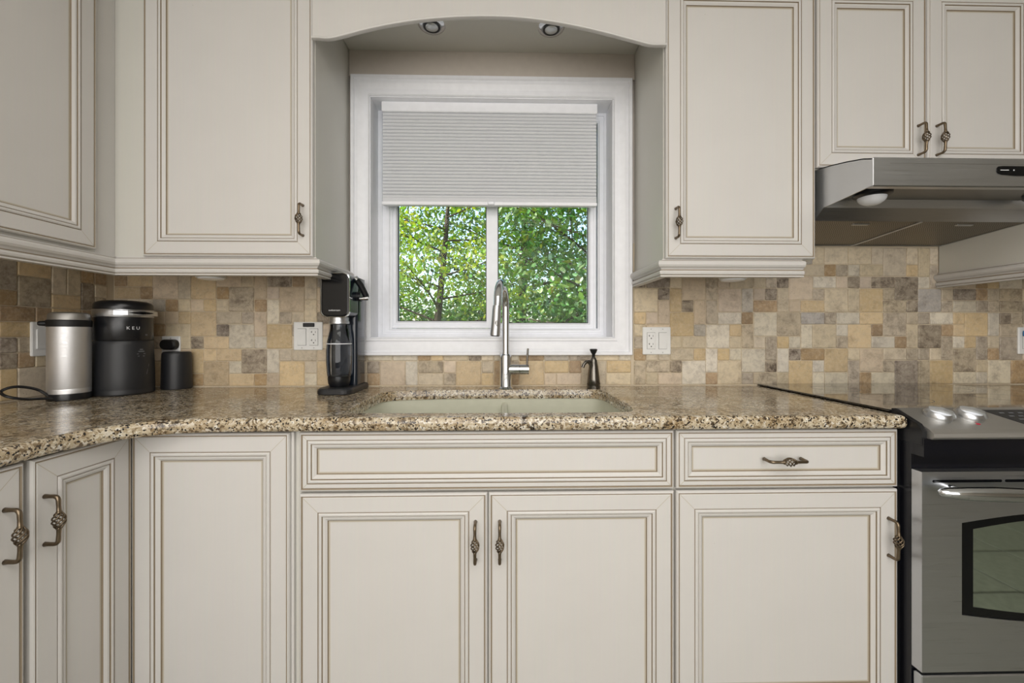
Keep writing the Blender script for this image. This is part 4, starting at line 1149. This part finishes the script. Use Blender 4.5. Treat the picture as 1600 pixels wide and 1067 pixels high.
for lx in (1.180, 1.752):
    m = MB(); m.lathe([(.052, 1.585), (.050, 1.572), (.040, 1.566)], lx, -.430, 28); lh = m.build('lamp_housing', 'black_satin', hd_)
    m = MB(); m.ball((lx, -.428, 1.566), .038, sx=1.0, sy=1.0, sz=.68, n=24, m=10); m.build('lamp_lens', 'lens', lh)

# ================================================================== GARDEN
tag(MB().box(-30, 30, .25, 40, -.35, -.30).build('lawn', 'grass'), 'green lawn outside the window', 'lawn', kind='stuff')
def leaves(name, centers, radii, n, size, mat, parent, seed):
    rs = np.random.RandomState(seed)
    idx = rs.randint(0, len(centers), n)
    c = np.array(centers)[idx]; r = np.array(radii)[idx]
    d = rs.normal(size=(n, 3)); d /= np.linalg.norm(d, axis=1)[:, None]
    p = c + d * (r * rs.uniform(.25, 1.0, n) ** .6)[:, None] * np.array([1, 1, .75])
    p[:, 2] = np.maximum(p[:, 2], -.15)
    a = rs.normal(size=(n, 3)); a[:, 2] -= .5; a /= np.linalg.norm(a, axis=1)[:, None]
    b = np.cross(a, rs.normal(size=(n, 3)) + np.array([0, 0, 2.])); b /= np.linalg.norm(b, axis=1)[:, None]
    nn = np.cross(a, b)
    s = size * rs.uniform(.6, 1.3, n)
    # 6-point folded leaf
    tpl = [(0, 0, 0), (.32, .30, .06), (.72, .26, .05), (1.0, 0, -.05), (.72, -.26, .05), (.32, -.30, .06)]
    V = np.zeros((n, 6, 3))
    for k, (u, w, h) in enumerate(tpl): V[:, k] = p + (a * u + b * w + nn * h) * s[:, None]
    V = V.reshape(-1, 3) - np.array(parent['_o'])
    base = np.arange(n) * 6
    F = np.concatenate([np.stack([base, base + 1, base + 2, base + 3], 1), np.stack([base, base + 3, base + 4, base + 5], 1)])
    me = bpy.data.meshes.new(name)
    me.vertices.add(len(V)); me.vertices.foreach_set('co', V.ravel())
    me.loops.add(F.size); me.loops.foreach_set('vertex_index', F.ravel())
    me.polygons.add(len(F)); me.polygons.foreach_set('loop_start', np.arange(len(F)) * 4); me.polygons.foreach_set('loop_total', np.full(len(F), 4))
    me.update(calc_edges=True); me.materials.append(M[mat])
    o = bpy.data.objects.new(name, me); col.objects.link(o); o.parent = parent; o['kind'] = 'stuff'; o['_o'] = parent['_o']
    return o

def tree(name, x, y, h, spread, nl, size, mat, label, cat, seed, trunk_r=.09, low=.3, nb=16, lean=0.0):
    rr = random.Random(seed)
    t_ = thing(name, (x, y, -.30), label, cat)
    m = MB(); tips = []; rad = []
    tp = [(x, y, -.30), (x + lean * .2 * h, y, h * .3), (x + lean * .55 * h, y + .05, h * .6), (x + lean * h * .8, y + .1, h * .92)]
    m.tube(tp, [trunk_r * 1.2, trunk_r, trunk_r * .7, trunk_r * .25], 8)
    for i in range(nb):
        f = low + (1 - low) * (i + .5) / nb
        bx0 = x + lean * f * h * .85; bz = h * f * .92
        a = i * 2.4 + rr.uniform(-.4, .4); ln = spread * (1.05 - .55 * abs(f - .45)) * rr.uniform(.7, 1.1)
        up = rr.uniform(.1, .5) * ln
        e = (bx0 + ln * math.cos(a), y + ln * math.sin(a) * .85, bz + up)
        mdl = (bx0 + ln * .5 * math.cos(a + .15), y + ln * .5 * math.sin(a + .15) * .85, bz + up * .35)
        br = trunk_r * .38 * (1.1 - f * .6)
        m.tube([(bx0, y, bz - .03), mdl, e], [br, br * .7, br * .25], 6)
        for k in (.45, .75, 1.0):
            tips.append((bx0 + ln * k * math.cos(a + .1 * (1 - k)), y + ln * k * math.sin(a + .1 * (1 - k)) * .85, bz + up * k)); rad.append(spread * .34)
        for sgn in (-1, 1):
            a2 = a + sgn * .6; e2 = (mdl[0] + ln * .45 * math.cos(a2), mdl[1] + ln * .45 * math.sin(a2), mdl[2] + up * .6)
            m.tube([mdl, e2], [br * .5, br * .15], 5); tips.append(e2); rad.append(spread * .3)
    tips.append((x + lean * h * .8, y + .1, h)); rad.append(spread * .4)
    m.build('trunk', 'bark', t_)
    leaves('foliage', tips, rad, nl, size, mat, t_, seed)
    return t_
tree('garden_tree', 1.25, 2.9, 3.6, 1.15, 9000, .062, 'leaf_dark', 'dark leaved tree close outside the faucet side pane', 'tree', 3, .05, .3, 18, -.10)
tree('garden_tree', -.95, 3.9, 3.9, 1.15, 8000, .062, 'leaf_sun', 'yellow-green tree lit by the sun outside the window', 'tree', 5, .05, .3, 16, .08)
tree('garden_tree', -3.4, 6.2, 5.2, 1.9, 15000, .085, 'leaf_pale', 'pale green tree behind the yellow-green one', 'tree', 8, .09, .2, 20, .05)
tree('garden_tree', .4, 7.5, 5.6, 2.0, 16000, .085, 'leaf_mid', 'mid green tree standing behind the nearer two trees', 'tree', 13, .10, .2, 20, .03)
tree('garden_tree', 4.2, 7.2, 5.6, 2.1, 16000, .085, 'leaf_dark', 'broad dark tree at the range end of the garden', 'tree', 17, .10, .2, 20, -.05)
def shrub(x, y, h, sp, nl, size, mat, label, seed):
    rr = random.Random(seed); t_ = thing('shrub', (x, y, -.30), label, 'shrub', 'hedge shrubs along the garden')
    m = MB(); tips = []; rad = []
    for i in range(12):
        a = i * 2.4; r_ = sp * rr.uniform(.2, .9); z = h * rr.uniform(.35, .95)
        e = (x + r_ * math.cos(a), y + r_ * math.sin(a) * .7, z); m.tube([(x, y, -.30), ((x + e[0]) / 2 + .05, (y + e[1]) / 2, z * .55), e], [.03, .022, .008], 5)
        tips += [e, ((x + e[0]) / 2, (y + e[1]) / 2, z * .6), (e[0], e[1], z * .35)]; rad += [sp * .5, sp * .5, sp * .5]
    m.build('stems', 'bark', t_); leaves('foliage', tips, rad, nl, size, mat, t_, seed)
for i, (x, y, h, mt, lb_) in enumerate(((-2.3, 4.9, 1.9, 'leaf_mid', 'mid green shrub below the pale tree'), (-.2, 5.4, 1.8, 'leaf_dark', 'low dark shrub between the two nearer trees'), (2.0, 5.0, 2.0, 'leaf_mid', 'leafy shrub behind the dark leaved tree'), (-4.6, 9.5, 3.0, 'leaf_dark', 'tall dark hedge shrub far behind the pale tree'), (-1.6, 10.0, 3.2, 'leaf_mid', 'tall mid green hedge shrub behind the trees'), (1.8, 10.2, 3.2, 'leaf_dark', 'tall dark hedge shrub behind the mid green tree'), (5.4, 10.4, 3.2, 'leaf_mid', 'tall hedge shrub behind the broad dark tree'))):
    shrub(x, y, h, 1.0 if y < 7 else 1.7, 6500 if y < 7 else 9000, .06 if y < 7 else .10, mt, lb_, 40 + i)

for o in bpy.data.objects:
    if '_o' in o: del o['_o']
